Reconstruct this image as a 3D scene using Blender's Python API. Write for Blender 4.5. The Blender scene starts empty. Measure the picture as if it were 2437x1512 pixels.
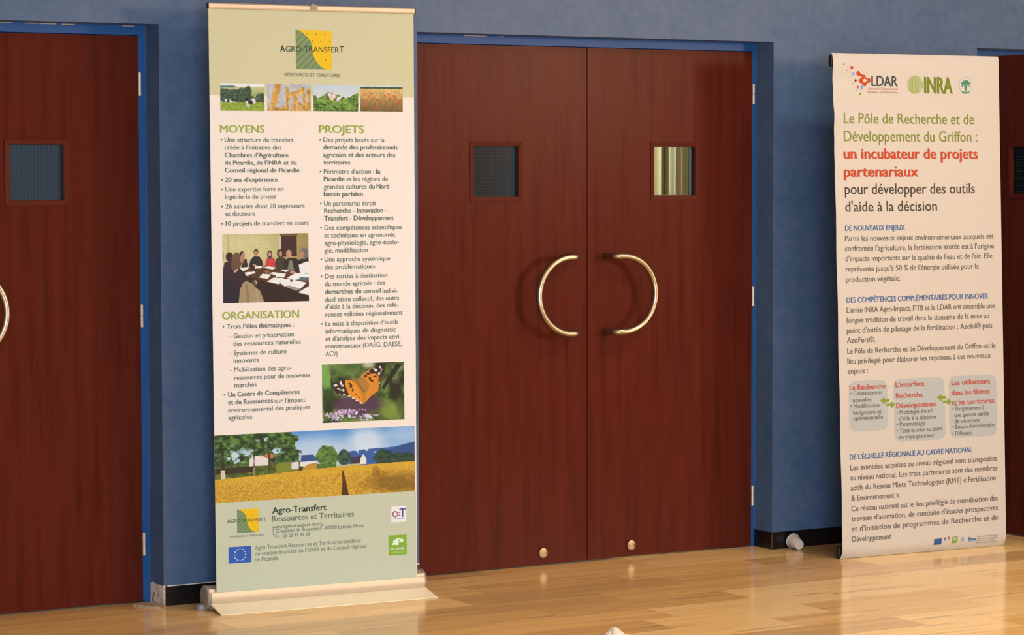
# -*- coding: utf-8 -*-
# A hall wall with dark red double doors in blue frames and two printed banners standing in front of it.
import bpy, bmesh, math, random
import numpy as np
from mathutils import Matrix, Vector

sc = bpy.context.scene
COL = sc.collection
PI = math.pi

# ------------------------------------------------------------------ camera
IMG_W, IMG_H = 2437, 1512
F_PX, YAW, PITCH, ROLL = 6361.17, 0.54513, 0.05526, -0.00186
cam = bpy.data.cameras.new('camera')
cam.sensor_fit = 'HORIZONTAL'
cam.sensor_width = 36.0
cam.lens = F_PX * 36.0 / IMG_W
cam.clip_start, cam.clip_end = 0.1, 100
co = bpy.data.objects.new('camera', cam)
fw = Vector((math.sin(YAW) * math.cos(PITCH), math.cos(YAW) * math.cos(PITCH), -math.sin(PITCH)))
r0 = Vector((math.cos(YAW), -math.sin(YAW), 0))
u0 = r0.cross(fw)
rt = math.cos(ROLL) * r0 + math.sin(ROLL) * u0
up = -math.sin(ROLL) * r0 + math.cos(ROLL) * u0
co.matrix_world = Matrix(((rt.x, up.x, -fw.x, -5.74128), (rt.y, up.y, -fw.y, -8.77968), (rt.z, up.z, -fw.z, 1.56032), (0, 0, 0, 1)))
COL.objects.link(co)
sc.camera = co

# ------------------------------------------------------------------ world, lights, exposure
world = bpy.data.worlds.new('world')
sc.world = world
world.use_nodes = True
world.node_tree.nodes['Background'].inputs[0].default_value = (0.5, 0.42, 0.32, 1)
world.node_tree.nodes['Background'].inputs[1].default_value = 0.15
sc.view_settings.view_transform = 'Standard'
sc.view_settings.look = 'None'
sc.view_settings.exposure = 0.51
sc.view_settings.gamma = 1.0
sc.view_settings.use_curve_mapping = False
sc.cycles.use_denoising = True
sc.cycles.max_bounces = 8
sc.cycles.diffuse_bounces = 4
sc.cycles.caustics_reflective = False
sc.cycles.caustics_refractive = False


def area(name, loc, target, sx, sy, power, color, spread=PI):
    l = bpy.data.lights.new(name, 'AREA')
    l.shape = 'RECTANGLE'
    l.size, l.size_y, l.energy, l.color, l.spread = sx, sy, power, color, spread
    o = bpy.data.objects.new(name, l)
    o.location = loc
    o.rotation_euler = (Vector(target) - Vector(loc)).to_track_quat('-Z', 'Y').to_euler()
    COL.objects.link(o)
    return o


WARM = (1.0, 0.66, 0.43)
LAMP = (1.0, 0.78, 0.56)
COOL = (0.76, 0.88, 1.0)
area('window_light', (7.5, -12.4, 2.66), (0.4, 0, 1.2), 1.8, 1.2, 430, WARM)
area('cool_fill_light', (-6.0, -11.0, 1.5), (-0.6, 0, 1.0), 4.0, 1.8, 425, COOL)  # added cool fill behind the camera, no real window there
for lx, ly, p in ((-3.0, -4.6, 18), (-0.4, -4.6, 40), (2.4, -4.6, 16), (-3.6, -8.0, 40), (0.6, -8.0, 38), (4.6, -8.0, 38), (1.0, -2.4, 36)):
    area('ceiling_lamp_light', (lx, ly, 3.32), (lx, ly, 0), 1.2, 0.6, p, LAMP)
area('backdrop_fill_light', (2.6, 1.0, 3.1), (2.1, 2.6, 1.5), 0.6, 0.6, 74, (1.0, 0.97, 0.86))  # unseen fill added to brighten the strips beyond the clear pane
area('lobby_fill_light', (-2.6, 2.0, 3.2), (-1.0, 4.0, 1.4), 1.0, 1.0, 52, (0.62, 0.82, 1.0))  # unseen bluish fill, added to turn the wired panes bluer


# ------------------------------------------------------------------ helpers
def lin(c):
    c = np.asarray(c, float) / 255.0
    return np.where(c <= 0.04045, c / 12.92, ((c + 0.055) / 1.055) ** 2.4)


W1 = lin((249, 215, 185))
W2 = lin((262, 226, 186)) * 1.13


def ink(c, white=W1, k=0.66):
    """printed colour under the hall's warm light -> colour of the ink itself"""
    return np.clip(lin(c) / white * k, 0, 0.95)


class MB:
    def __init__(s):
        s.v, s.f, s.m = [], [], []

    def add(s, vs, fs, mi=0):
        n = len(s.v)
        s.v += [tuple(p) for p in vs]
        s.f += [tuple(i + n for i in f) for f in fs]
        s.m += [mi] * len(fs)
        return s

    def box(s, x0, x1, y0, y1, z0, z1, mi=0):
        return s.add([(x0, y0, z0), (x1, y0, z0), (x1, y1, z0), (x0, y1, z0), (x0, y0, z1), (x1, y0, z1), (x1, y1, z1), (x0, y1, z1)],
                     [(0, 3, 2, 1), (4, 5, 6, 7), (0, 1, 5, 4), (1, 2, 6, 5), (2, 3, 7, 6), (3, 0, 4, 7)], mi)

    def prism(s, pts, z0, z1, mi=0):
        n = len(pts)
        vs = [(x, y, z0) for x, y in pts] + [(x, y, z1) for x, y in pts]
        fs = [tuple(range(n))[::-1], tuple(range(n, 2 * n))] + [(i, (i + 1) % n, n + (i + 1) % n, n + i) for i in range(n)]
        return s.add(vs, fs, mi)

    def extrude_x(s, prof, x0, x1, mi=0):
        n = len(prof)
        vs = [(x0, y, z) for y, z in prof] + [(x1, y, z) for y, z in prof]
        fs = [tuple(range(n)), tuple(range(n, 2 * n))[::-1]] + [(i, n + i, n + (i + 1) % n, (i + 1) % n) for i in range(n)]
        return s.add(vs, fs, mi)

    def tube(s, path, r, seg=20, mi=0):
        path = [Vector(p) for p in path]
        n = len(path)
        t0 = (path[1] - path[0]).normalized()
        a = Vector((0, 0, 1)) if abs(t0.z) < 0.9 else Vector((1, 0, 0))
        nrm = t0.cross(a).normalized()
        vs, fs = [], []
        for i, p in enumerate(path):
            t = (path[min(i + 1, n - 1)] - path[max(i - 1, 0)]).normalized()
            nrm = (nrm - t * nrm.dot(t)).normalized()
            b = t.cross(nrm)
            for k in range(seg):
                an = 2 * PI * k / seg
                vs.append(p + r * (math.cos(an) * nrm + math.sin(an) * b))
        for i in range(n - 1):
            for k in range(seg):
                fs.append((i * seg + k, i * seg + (k + 1) % seg, (i + 1) * seg + (k + 1) % seg, (i + 1) * seg + k))
        fs += [tuple(range(seg))[::-1], tuple(range((n - 1) * seg, n * seg))]
        return s.add(vs, fs, mi)

    def lathe(s, prof, seg=40, mi=0, M=None):
        """prof: (radius, height) pairs, turned about z"""
        vs, fs = [], []
        for r, z in prof:
            for k in range(seg):
                a = 2 * PI * k / seg
                p = Vector((r * math.cos(a), r * math.sin(a), z))
                vs.append(M @ p if M else p)
        for i in range(len(prof) - 1):
            for k in range(seg):
                fs.append((i * seg + k, i * seg + (k + 1) % seg, (i + 1) * seg + (k + 1) % seg, (i + 1) * seg + k))
        fs += [tuple(range(seg))[::-1], tuple(range((len(prof) - 1) * seg, len(prof) * seg))]
        return s.add(vs, fs, mi)

    def build(s, name, mats, parent=None, smooth=False, bevel=0.0):
        me = bpy.data.meshes.new(name)
        me.from_pydata(s.v, [], s.f)
        for m in (mats if isinstance(mats, (list, tuple)) else [mats]):
            me.materials.append(m)
        me.polygons.foreach_set('material_index', s.m)
        me.update()
        if smooth:
            me.polygons.foreach_set('use_smooth', [True] * len(me.polygons))
            me.set_sharp_from_angle(angle=math.radians(40))
        o = bpy.data.objects.new(name, me)
        COL.objects.link(o)
        if parent:
            o.parent = parent
        if bevel:
            b = o.modifiers.new('bevel', 'BEVEL')
            b.width, b.segments, b.limit_method = bevel, 2, 'ANGLE'
        return o


def tag(o, label=None, cat=None, kind=None, group=None):
    if label: o['label'] = label
    if cat: o['category'] = cat
    if kind: o['kind'] = kind
    if group: o['group'] = group
    return o


def empty(name, loc, rz=0.0):
    o = bpy.data.objects.new(name, None)
    o.location = loc
    o.rotation_euler = (0, 0, rz)
    o.empty_display_size = 0.1
    COL.objects.link(o)
    return o


# ------------------------------------------------------------------ materials
def mat(name, col=(0.5, 0.5, 0.5), rough=0.5, metal=0.0, spec=0.5):
    m = bpy.data.materials.new(name)
    m.use_nodes = True
    b = m.node_tree.nodes['Principled BSDF']
    b.inputs['Base Color'].default_value = (*[float(x) for x in col], 1)
    b.inputs['Roughness'].default_value = rough
    b.inputs['Metallic'].default_value = metal
    b.inputs['Specular IOR Level'].default_value = spec
    return m


class NT:
    def __init__(s, m):
        s.t = m.node_tree
        s.b = s.t.nodes['Principled BSDF']

    def n(s, typ, **kw):
        nd = s.t.nodes.new(typ)
        for k, v in kw.items():
            if k.startswith('i_'):
                nd.inputs[k[2:].replace('_', ' ')].default_value = v
            else:
                setattr(nd, k, v)
        return nd

    def l(s, a, b):
        s.t.links.new(a, b)

    def noise(s, vec, scale, detail=4, rough=0.6):
        n = s.n('ShaderNodeTexNoise')
        n.inputs['Scale'].default_value = scale
        n.inputs['Detail'].default_value = detail
        n.inputs['Roughness'].default_value = rough
        s.l(vec, n.inputs['Vector'])
        return n.outputs['Fac']

    def mapping(s, vec, scale=(1, 1, 1), loc=(0, 0, 0)):
        n = s.n('ShaderNodeMapping')
        n.inputs['Scale'].default_value = scale
        n.inputs['Location'].default_value = loc
        s.l(vec, n.inputs['Vector'])
        return n.outputs['Vector']

    def ramp(s, fac, stops):
        n = s.n('ShaderNodeValToRGB')
        e = n.color_ramp.elements
        while len(e) < len(stops): e.new(0.5)
        for el, (p, c) in zip(e, stops):
            el.position = p
            el.color = (*[float(x) for x in c], 1)
        s.l(fac, n.inputs['Fac'])
        return n.outputs['Color']

    def math(s, op, a, b=None, c=None):
        n = s.n('ShaderNodeMath', operation=op)
        for i, x in enumerate((a, b, c)):
            if x is None: continue
            if hasattr(x, 'links'): s.l(x, n.inputs[i])
            else: n.inputs[i].default_value = x
        return n.outputs[0]

    def mix(s, fac, a, b, typ='MIX'):
        n = s.n('ShaderNodeMix', data_type='RGBA', blend_type=typ)
        for k, x in ((0, fac), (6, a), (7, b)):
            if hasattr(x, 'links'): s.l(x, n.inputs[k])
            elif k == 0: n.inputs[0].default_value = x
            else: n.inputs[k].default_value = (*[float(y) for y in x], 1)
        return n.outputs[2]

    def bump(s, h, strength=0.1, dist=0.001):
        n = s.n('ShaderNodeBump')
        n.inputs['Strength'].default_value = strength
        n.inputs['Distance'].default_value = dist
        s.l(h, n.inputs['Height'])
        s.l(n.outputs['Normal'], s.b.inputs['Normal'])

    def coord(s, k='Object'):
        return s.n('ShaderNodeTexCoord').outputs[k]

    def base(s, c):
        s.l(c, s.b.inputs['Base Color'])


def wall_paint(name, a, b, rough=0.42):
    m = mat(name, a, rough, 0, 0.2)
    t = NT(m)
    v = t.coord()
    f1 = t.noise(v, 22, 6, 0.72)
    f2 = t.noise(v, 3.2, 4, 0.6)
    f = t.math('ADD', t.math('MULTIPLY', f1, 0.6), t.math('MULTIPLY', f2, 0.4))
    t.base(t.ramp(f, [(0.36, a), (0.64, b)]))
    t.bump(t.noise(v, 260, 3), 0.25, 0.0006)
    return m


M = {}
M['wall'] = wall_paint('blue_wall_paint', (0.050, 0.110, 0.24), (0.088, 0.150, 0.292))
M['cream'] = mat('cream_plaster', (0.34, 0.29, 0.23), 0.8)
M['ceiling'] = mat('white_ceiling', (0.6, 0.56, 0.496), 0.9)
M['lobby'] = mat('dark_lobby_paint', (0.09, 0.14, 0.20), 0.7)
M['frame'] = mat('blue_frame_enamel', (0.0176, 0.096, 0.336), 0.4, 0, 0.2)
M['caulk'] = mat('blue_caulk', (0.064, 0.12, 0.208), 0.6)
M['chip'] = mat('chipped_filler', (0.48, 0.4, 0.336), 0.9)
M['base'] = mat('black_skirting', (0.006, 0.006, 0.007), 0.3)
M['steel'] = mat('brushed_brass_steel', (0.42, 0.375, 0.31), 0.33, 1.0)
M['satin'] = mat('satin_nickel', (0.32, 0.28, 0.216), 0.38, 1.0)
M['hinge'] = mat('nickel_hinge', (0.70, 0.67, 0.62), 0.45, 0.25)
M['dark'] = mat('dark_gap', (0.01, 0.008, 0.008), 0.8)
M['alu'] = mat('pale_aluminium', (0.576, 0.528, 0.464), 0.42, 0.55)
M['plate'] = mat('cream_foot_plate', (0.90, 0.86, 0.70), 0.45)
M['cap'] = mat('grey_plastic_cap', (0.288, 0.264, 0.248), 0.45)
M['foot'] = mat('blue_grey_plastic', (0.24, 0.272, 0.288), 0.35)
M['black'] = mat('black_plastic', (0.012, 0.012, 0.012), 0.4)
M['cup'] = mat('white_plastic_cup', (0.656, 0.624, 0.592), 0.4)
M['paper'] = mat('white_paper', (0.656, 0.624, 0.56), 0.8)
M['liner'] = mat('pale_glazing_strip', (0.496, 0.496, 0.496), 0.6)
M['worn'] = mat('worn_brown_edge', (0.16, 0.08, 0.035), 0.7)
M['slot'] = mat('screw_slot', (0.05, 0.045, 0.04), 0.6)


def door_wood():
    m = mat('dark_red_veneer', (0.072, 0.0104, 0.0072), 0.24, 0, 0.03)
    t = NT(m)
    v = t.coord()
    g1 = t.noise(t.mapping(v, (9, 9, 0.55)), 3.0, 5, 0.6)
    g2 = t.noise(t.mapping(v, (70, 70, 2.2)), 3.0, 4, 0.6)
    g3 = t.noise(v, 120, 3, 0.6)
    f = t.math('ADD', t.math('ADD', t.math('MULTIPLY', g1, 0.72), t.math('MULTIPLY', g2, 0.13)), t.math('MULTIPLY', g3, 0.15))
    t.base(t.ramp(f, [(0.34, (0.0500, 0.0112, 0.0074)), (0.48, (0.0805, 0.0154, 0.0098)), (0.66, (0.0920, 0.0185, 0.0115))]))
    t.bump(g3, 0.06, 0.0005)
    return m


M['wood'] = door_wood()
M['bead'] = mat('red_wood_bead', (0.080, 0.0150, 0.0090), 0.45, 0, 0.08)


def wired_glass(name, tint=(0.75, 0.85, 0.9), wires=True, gloss=0.0):
    m = bpy.data.materials.new(name)
    m.use_nodes = True
    t = NT(m)
    tr = t.n('ShaderNodeBsdfTransparent')
    tr.inputs[0].default_value = (*tint, 1)
    gl = t.n('ShaderNodeBsdfGlossy')
    gl.inputs['Roughness'].default_value = 0.03
    fr = t.n('ShaderNodeFresnel')
    fr.inputs['IOR'].default_value = 1.5
    mx = t.n('ShaderNodeMixShader')
    t.l(t.math('ADD', fr.outputs[0], gloss * 0.3), mx.inputs[0])
    t.l(tr.outputs[0], mx.inputs[1])
    t.l(gl.outputs[0], mx.inputs[2])
    out = t.t.nodes['Material Output']
    if not wires:
        t.l(mx.outputs[0], out.inputs[0])
        return m
    sep = t.n('ShaderNodeSeparateXYZ')
    t.l(t.coord(), sep.inputs[0])

    def lines(ch, pitch, w):
        f = t.math('FRACT', t.math('DIVIDE', sep.outputs[ch], pitch))
        return t.math('LESS_THAN', f, w)
    g = t.math('MAXIMUM', lines(0, 0.0125, 0.10), lines(2, 0.0125, 0.10))
    wire = t.n('ShaderNodeBsdfDiffuse')
    wire.inputs[0].default_value = (0.035, 0.055, 0.075, 1)
    m2 = t.n('ShaderNodeMixShader')
    t.l(g, m2.inputs[0])
    t.l(mx.outputs[0], m2.inputs[1])
    t.l(wire.outputs[0], m2.inputs[2])
    t.l(m2.outputs[0], out.inputs[0])
    return m


M['wired'] = wired_glass('wired_glass', (0.55, 0.66, 0.72))
M['glass'] = wired_glass('clear_glass', (0.85, 0.88, 0.82), False)


def floor_mat():
    m = mat('polished_stone_tiles', (0.4, 0.25, 0.11), 0.14, 0, 0.16)
    t = NT(m)
    v = t.coord()
    sep = t.n('ShaderNodeSeparateXYZ')
    t.l(v, sep.inputs[0])
    X, Y = sep.outputs[0], sep.outputs[1]
    rowf = t.math('DIVIDE', t.math('ADD', Y, 40 * 0.1955 - 0.012), 0.1955)
    row = t.math('FLOOR', rowf)
    wn = t.n('ShaderNodeTexWhiteNoise', noise_dimensions='1D')
    t.l(row, wn.inputs['W'])
    ln = t.math('ADD', t.math('MULTIPLY', wn.outputs['Value'], 0.35), 0.62)
    wn2 = t.n('ShaderNodeTexWhiteNoise', noise_dimensions='1D')
    t.l(t.math('ADD', row, 57.3), wn2.inputs['W'])
    colf = t.math('DIVIDE', t.math('ADD', X, t.math('MULTIPLY', wn2.outputs['Value'], 5.0)), ln)
    colm = t.math('FLOOR', colf)
    cmb = t.n('ShaderNodeCombineXYZ')
    t.l(row, cmb.inputs[0])
    t.l(colm, cmb.inputs[1])
    wn3 = t.n('ShaderNodeTexWhiteNoise', noise_dimensions='3D')
    t.l(cmb.outputs[0], wn3.inputs['Vector'])
    rnd = wn3.outputs['Value']
    # veins run along each tile, shifted per tile
    sh = t.n('ShaderNodeVectorMath', operation='ADD')
    sc3 = t.n('ShaderNodeVectorMath', operation='SCALE')
    t.l(wn3.outputs['Color'], sc3.inputs[0])
    sc3.inputs['Scale'].default_value = 9.0
    t.l(v, sh.inputs[0])
    t.l(sc3.outputs[0], sh.inputs[1])
    vv = sh.outputs[0]
    n1 = t.noise(t.mapping(vv, (1.3, 13, 1)), 1.6, 5, 0.62)
    n2 = t.noise(t.mapping(vv, (2.0, 26, 1)), 1.1, 3, 0.55)
    n3 = t.noise(v, 55, 4, 0.6)
    f = t.math('ADD', t.math('ADD', t.math('MULTIPLY', n1, 0.50), t.math('MULTIPLY', rnd, 0.38)), t.math('MULTIPLY', n3, 0.13))
    c = t.ramp(f, [(0.30, FLOOR_A), (0.50, FLOOR_B), (0.68, FLOOR_C)])
    vein = t.ramp(n2, [(0.58, (0, 0, 0)), (0.70, (1, 1, 1))])
    c = t.mix(t.math('MULTIPLY', vein, 0.62), c, FLOOR_V)
    t.base(c)
    return m


FLOOR_A, FLOOR_B, FLOOR_C, FLOOR_V = (0.60, 0.40, 0.18), (0.82, 0.55, 0.23), (0.92, 0.69, 0.34), (0.34, 0.26, 0.15)
M['floor'] = floor_mat()


def plaster_patch_mat():
    m = mat('bare_plaster', (0.7, 0.6, 0.5), 0.9)
    t = NT(m)
    v = t.coord()
    f = t.noise(t.mapping(v, (1, 1, 0.6)), 55, 3, 0.55)
    f2 = t.noise(v, 28, 2, 0.5)
    c = t.ramp(f, [(0.60, (0.80, 0.75, 0.70)), (0.66, (0.208, 0.104, 0.048))])
    c = t.mix(t.ramp(f2, [(0.56, (0, 0, 0)), (0.72, (0.7, 0.7, 0.7))]), c, (0.336, 0.304, 0.264))
    t.base(c)
    return m


M['plaster'] = plaster_patch_mat()


def stone_mat():
    m = mat('beige_stone', (0.42, 0.30, 0.19), 0.7)
    t = NT(m)
    t.base(t.ramp(t.noise(t.coord(), 60, 4), [(0.35, (0.352, 0.248, 0.16)), (0.65, (0.528, 0.416, 0.304))]))
    return m


M['stone'] = stone_mat()
M['sheet'] = mat('white_banner_film', ink((249, 222, 201)), 0.5, 0, 0.3)
M['sheet2'] = mat('white_banner_vinyl', ink((240, 212, 179), W2), 0.5, 0, 0.3)
_inkm = {}


def ink_mat(c, white):
    key = (tuple(c), tuple(white))
    if key not in _inkm:
        _inkm[key] = mat('ink', ink(c, white), 0.55, 0, 0.2)
    return _inkm[key]


def photo_mat(name):
    m = mat(name, (1, 1, 1), 0.5, 0, 0.3)
    t = NT(m)
    a = t.n('ShaderNodeAttribute', attribute_name='print')
    t.base(a.outputs['Color'])
    return m


M['photo'] = photo_mat('photo_print')

# ------------------------------------------------------------------ setting
OW = 0.83            # half width of a door opening
OT = 2.077           # top of the openings
DY = 0.1136          # depth of the door faces behind the wall face
CX = (-2.7165, 0.0, 2.741)   # centres of the three openings
WX0, WX1, WH, WT = -7.5, 9.0, 3.4, 0.30

b = MB()
b.box(WX0, WX1, 0, WT, OT, WH)
LE = -1.8785           # right-hand edge of the left opening
edges = [WX0, CX[0] - OW, LE] + [e for c in CX[1:] for e in (c - OW, c + OW)] + [WX1]
for i in range(0, len(edges), 2):
    b.box(edges[i], edges[i + 1], 0, WT, 0, OT)
tag(b.build('wall_back', M['wall']), 'mottled blue painted wall behind the banners, around all the doors', 'wall', 'structure')
tag(MB().box(WX0, WX1, -12.8, 4.0, -0.1, 0).build('floor', M['floor']), 'polished honey-coloured stone tile floor with grey veins', 'floor', 'structure')
tag(MB().box(WX0, WX1, -12.8, 4.0, WH, WH + 0.1).build('ceiling', M['ceiling']), 'white ceiling of the hall', 'ceiling', 'structure')
tag(MB().box(WX0 - 0.15, WX0, -12.8, 4.0, 0, WH).build('wall_left', M['cream']), 'cream plaster wall at the left end of the hall', 'wall', 'structure')
tag(MB().box(WX1, WX1 + 0.15, -12.8, 4.0, 0, WH).build('wall_right', M['cream']), 'cream plaster wall at the right end of the hall', 'wall', 'structure')
tag(MB().box(WX0, WX1, -12.95, -12.8, 0, WH).build('wall_front', M['cream']), 'cream plaster wall facing the doors', 'wall', 'structure')
tag(MB().box(WX0, WX1, 4.0, 4.15, 0, WH).build('wall_lobby', M['lobby']), 'dark wall of the room beyond the doors', 'wall', 'structure')

# skirting: black tile strips with a pale line of old plaster above the left one
BH, BT = 0.0695, 0.004
b = MB().box(CX[1] + OW - BT, CX[2] - OW + BT, -BT, 0, 0, BH)
b.box(CX[1] + OW - BT, CX[1] + OW, 0, DY + 0.004, 0, BH)
b.box(CX[1] + OW - BT - 0.0004, CX[1] + OW - BT + 0.002, -BT - 0.0004, -BT + 0.002, 0.002, BH - 0.006, 1)
tag(b.build('baseboard_right', [M['base'], M['worn']]), 'black skirting strip on the pier behind the white plastic cup', 'skirting', 'structure')
b = MB().box(LE + 0.002, CX[1] - OW, -BT, 0, 0, BH)
b.box(LE, CX[1] - OW, -0.0025, 0, BH, BH + 0.0030, 1)
b.box(LE - 0.001, LE + 0.004, -0.0045, 0, 0, BH + 0.0045, 1)
tag(b.build('baseboard_left', [M['base'], M['plaster']]), 'black skirting strip behind the foot of the tall left banner', 'skirting', 'structure')
tag(MB().box(WX0, CX[0] - OW, -BT, 0, 0, BH).build('baseboard_end', M['base']), 'black skirting strip at the far left of the wall', 'skirting', 'structure')
tag(MB().box(CX[2] + OW, WX1, -BT, 0, 0, BH).build('baseboard_end_right', M['base']), 'black skirting strip at the far right of the wall', 'skirting', 'structure')

# patch of bare plaster where the skirting has come off the reveal of the left door
random.seed(4)
x = LE
ring = [(0.0, 0.0), (0.0, 0.073)] + [(0.012 + 0.013 * k, 0.0725 + random.uniform(-0.002, 0.003)) for k in range(8)]
ring += [(0.1165 + random.uniform(-0.004, 0.004), 0.072 - 0.008 * k) for k in range(1, 9)] + [(0.116, 0.0)]
n = len(ring)
b = MB()
b.add([(x - 0.0018, p, q) for p, q in ring] + [(x, p, q) for p, q in ring],
      [tuple(range(n)), tuple(range(n, 2 * n))[::-1]] + [(i, (i + 1) % n, n + (i + 1) % n, n + i) for i in range(n)])
tag(b.build('trim_4', M['plaster']), 'patch of bare stained plaster low on the reveal right of the left door', 'plaster patch', 'structure')

FY = DY + 0.005


def frame(idx, cx, label, chips=()):
    b = MB()
    i = 0.8092
    for s in (-1, 1):
        o = LE - cx if (idx == 1 and s > 0) else OW
        xs = sorted((cx + s * i, cx + s * o))
        b.box(xs[0], xs[1], FY, WT, 0, OT)
        xs = sorted((cx + s * (i - 0.016), cx + s * i))
        b.box(xs[0], xs[1], DY + 0.046, WT, 0, 2.027)
        xs = sorted((cx + s * (o - 0.0026), cx + s * o))
        b.box(xs[0], xs[1], FY - 0.0015, FY, 0.074 if s > 0 else 0, OT, 1)
    b.box(cx - i, cx + i, FY, WT, 2.0435, OT)
    b.box(cx - i, cx + i, DY + 0.046, WT, 2.027, 2.0435)
    for x0, x1 in chips:
        b.box(cx + x0, cx + x1, FY - 0.0015, FY, OT - 0.0038, OT - 0.001, 2)
    return tag(b.build('trim_%d' % idx, [M['frame'], M['caulk'], M['chip']]), label, 'door frame', 'structure')


frame(1, CX[0], 'glossy blue metal frame of the left door, chipped along its top edge',
      [(0.26, 0.335), (0.385, 0.43), (0.435, 0.50), (0.52, 0.57), (0.75, 0.795)])
frame(2, CX[1], 'glossy blue metal frame around the closed double door in the middle', [(-0.56, -0.46), (-0.40, -0.38)])
frame(3, CX[2], 'blue metal frame of the doorway behind the right banner')


# ------------------------------------------------------------------ doors
def make_door(name, s, loc, rz, label, glass, hinge_side_visible=True):
    """leaf hung at local x = 0 and reaching to x = s * 0.805; its hall face is local y = 0"""
    LW, LH, TH, Z0 = 0.8045, 2.04, 0.042, 0.006
    hx0, hx1, hz0, hz1 = 0.2840, 0.4895, 1.4535, 1.6540

    def sx(a, c):
        return sorted((s * a, s * c))
    b = MB()
    for a, c, z0, z1 in ((0, hx0, Z0, LH), (hx1, LW, Z0, LH), (hx0, hx1, Z0, hz0), (hx0, hx1, hz1, LH)):
        x0, x1 = sx(a, c)
        b.box(x0, x1, 0, TH, z0, z1)
    d = tag(b.build(name, M['wood']), label, 'door', 'structure')
    d.location = loc
    d.rotation_euler = (0, 0, rz)
    # mitred bead round the viewing pane
    w, p = 0.0155, 0.0045
    fr = MB()
    for yf, yb in ((-p, 0.012), (TH - 0.012, TH + p)):
        o = [(hx0 - w, hz0 - w), (hx1 + w, hz0 - w), (hx1 + w, hz1 + w), (hx0 - w, hz1 + w)]
        i = [(hx0 + 0.002, hz0 + 0.002), (hx1 - 0.002, hz0 + 0.002), (hx1 - 0.002, hz1 - 0.002), (hx0 + 0.002, hz1 - 0.002)]
        for k in range(4):
            q = (k + 1) % 4
            vs = [(s * o[k][0], yf, o[k][1]), (s * o[q][0], yf, o[q][1]), (s * i[q][0], yf + 0.002, i[q][1]), (s * i[k][0], yf + 0.002, i[k][1])]
            vs += [(s * o[k][0], yb, o[k][1]), (s * o[q][0], yb, o[q][1]), (s * i[q][0], yb, i[q][1]), (s * i[k][0], yb, i[k][1])]
            fr.add(vs, [(0, 1, 2, 3), (7, 6, 5, 4), (0, 4, 5, 1), (1, 5, 6, 2), (2, 6, 7, 3), (3, 7, 4, 0)])
    t_ = 0.0016
    for a, c, z0, z1 in ((hx0 + 0.0021, hx0 + 0.0021 + t_, hz0 + 0.002, hz1 - 0.002), (hx1 - 0.0021 - t_, hx1 - 0.0021, hz0 + 0.002, hz1 - 0.002), (hx0 + 0.004, hx1 - 0.004, hz0 + 0.002, hz0 + 0.0036), (hx0 + 0.004, hx1 - 0.004, hz1 - 0.0036, hz1 - 0.002)):
        xa, xb = sx(a, c)
        fr.box(xa, xb, 0.0252, TH - 0.001, z0, z1, 1)
    f = fr.build('pane_frame', [M['bead'], M['liner']], d, bevel=0.0012)
    x0, x1 = sx(hx0, hx1)
    MB().box(x0, x1, 0.018, 0.0245, hz0, hz1).build('glass_pane', glass, f)
    # D-shaped pull handle
    ax, zc, R, st, so, r = LW - 0.082, 1.068, 0.150, 0.0085, 0.0816, 0.0134
    path = [(ax, 0.0, zc + R)]
    for k in range(9):
        a = PI / 2 * k / 8
        path.append((ax - 0.03 + 0.03 * math.cos(a), -(so - 0.03) - 0.03 * math.sin(a), zc + R))
    for k in range(41):
        a = PI / 2 - PI * k / 40
        path.append((ax - 0.03 - st - R * math.cos(a) + 0.0, -so, zc + R * math.sin(a)))
    for k in range(9):
        a = PI / 2 * (1 - k / 8)
        path.append((ax - 0.03 + 0.03 * math.cos(a), -(so - 0.03) - 0.03 * math.sin(a), zc - R))
    path.append((ax, 0.0, zc - R))
    MB().tube([(s * x, y, z) for x, y, z in path], r, 24).build('pull_handle', M['steel'], d, True)
    # round bolt cover near the floor
    M4 = Matrix.Translation((s * (LW - 0.207), 0.0, 0.0505)) @ Matrix.Rotation(PI / 2, 4, 'X')
    lk = MB().lathe([(0.0212, 0.0), (0.0212, 0.0035), (0.0195, 0.0062), (0.0150, 0.0070), (0.0, 0.0070)], 36, 0, M4).build('bolt_cover', M['satin'], d, True)
    sl = MB()
    for dx in (-0.012, 0.012):
        sl.lathe([(0.0026, 0.0068), (0.0026, 0.0076)], 12, 0, M4 @ Matrix.Translation((dx, 0, 0)))
    sl.build('screw', M['slot'], lk)
    for zc in (1.8685, 1.0385, 0.2125):
        h = MB()
        h.tube([(-s * 0.0045, -0.0035, zc + 0.0012), (-s * 0.0045, -0.0035, zc + 0.041)], 0.0052, 14)
        h.tube([(-s * 0.0045, -0.0035, zc - 0.041), (-s * 0.0045, -0.0035, zc - 0.0012)], 0.0052, 14)
        h.tube([(-s * 0.0045, -0.0035, zc - 0.002), (-s * 0.0045, -0.0035, zc + 0.002)], 0.0035, 10)
        h.build('hinge', M['hinge'], d, True)
    return d


HX = 0.8065
make_door('door_1', -1, (CX[0] + HX, DY, 0), 0, 'dark red wooden door leaf at the left edge, hinged beside the left banner', M['wired'])
make_door('door_2', 1, (CX[1] - HX, DY, 0), 0, 'left leaf of the middle double door, partly behind the tall left banner', M['wired'])
make_door('door_3', -1, (CX[1] + HX, DY, 0), 0, 'right leaf of the middle double door, with the bright clear pane', M['glass'])
make_door('door_4', 1, (1.9505, 0.112, 0), -PI / 2, 'dark red door leaf standing open at the right edge, behind the right banner', M['wired'])
make_door('door_5', 1, (CX[0] - HX, DY, 0), 0, 'closed dark red door leaf beyond the left edge of the view', M['wired'])
make_door('door_6', -1, (CX[2] + HX, DY, 0), 0, 'closed dark red door leaf of the doorway beyond the right banner', M['wired'])


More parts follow.
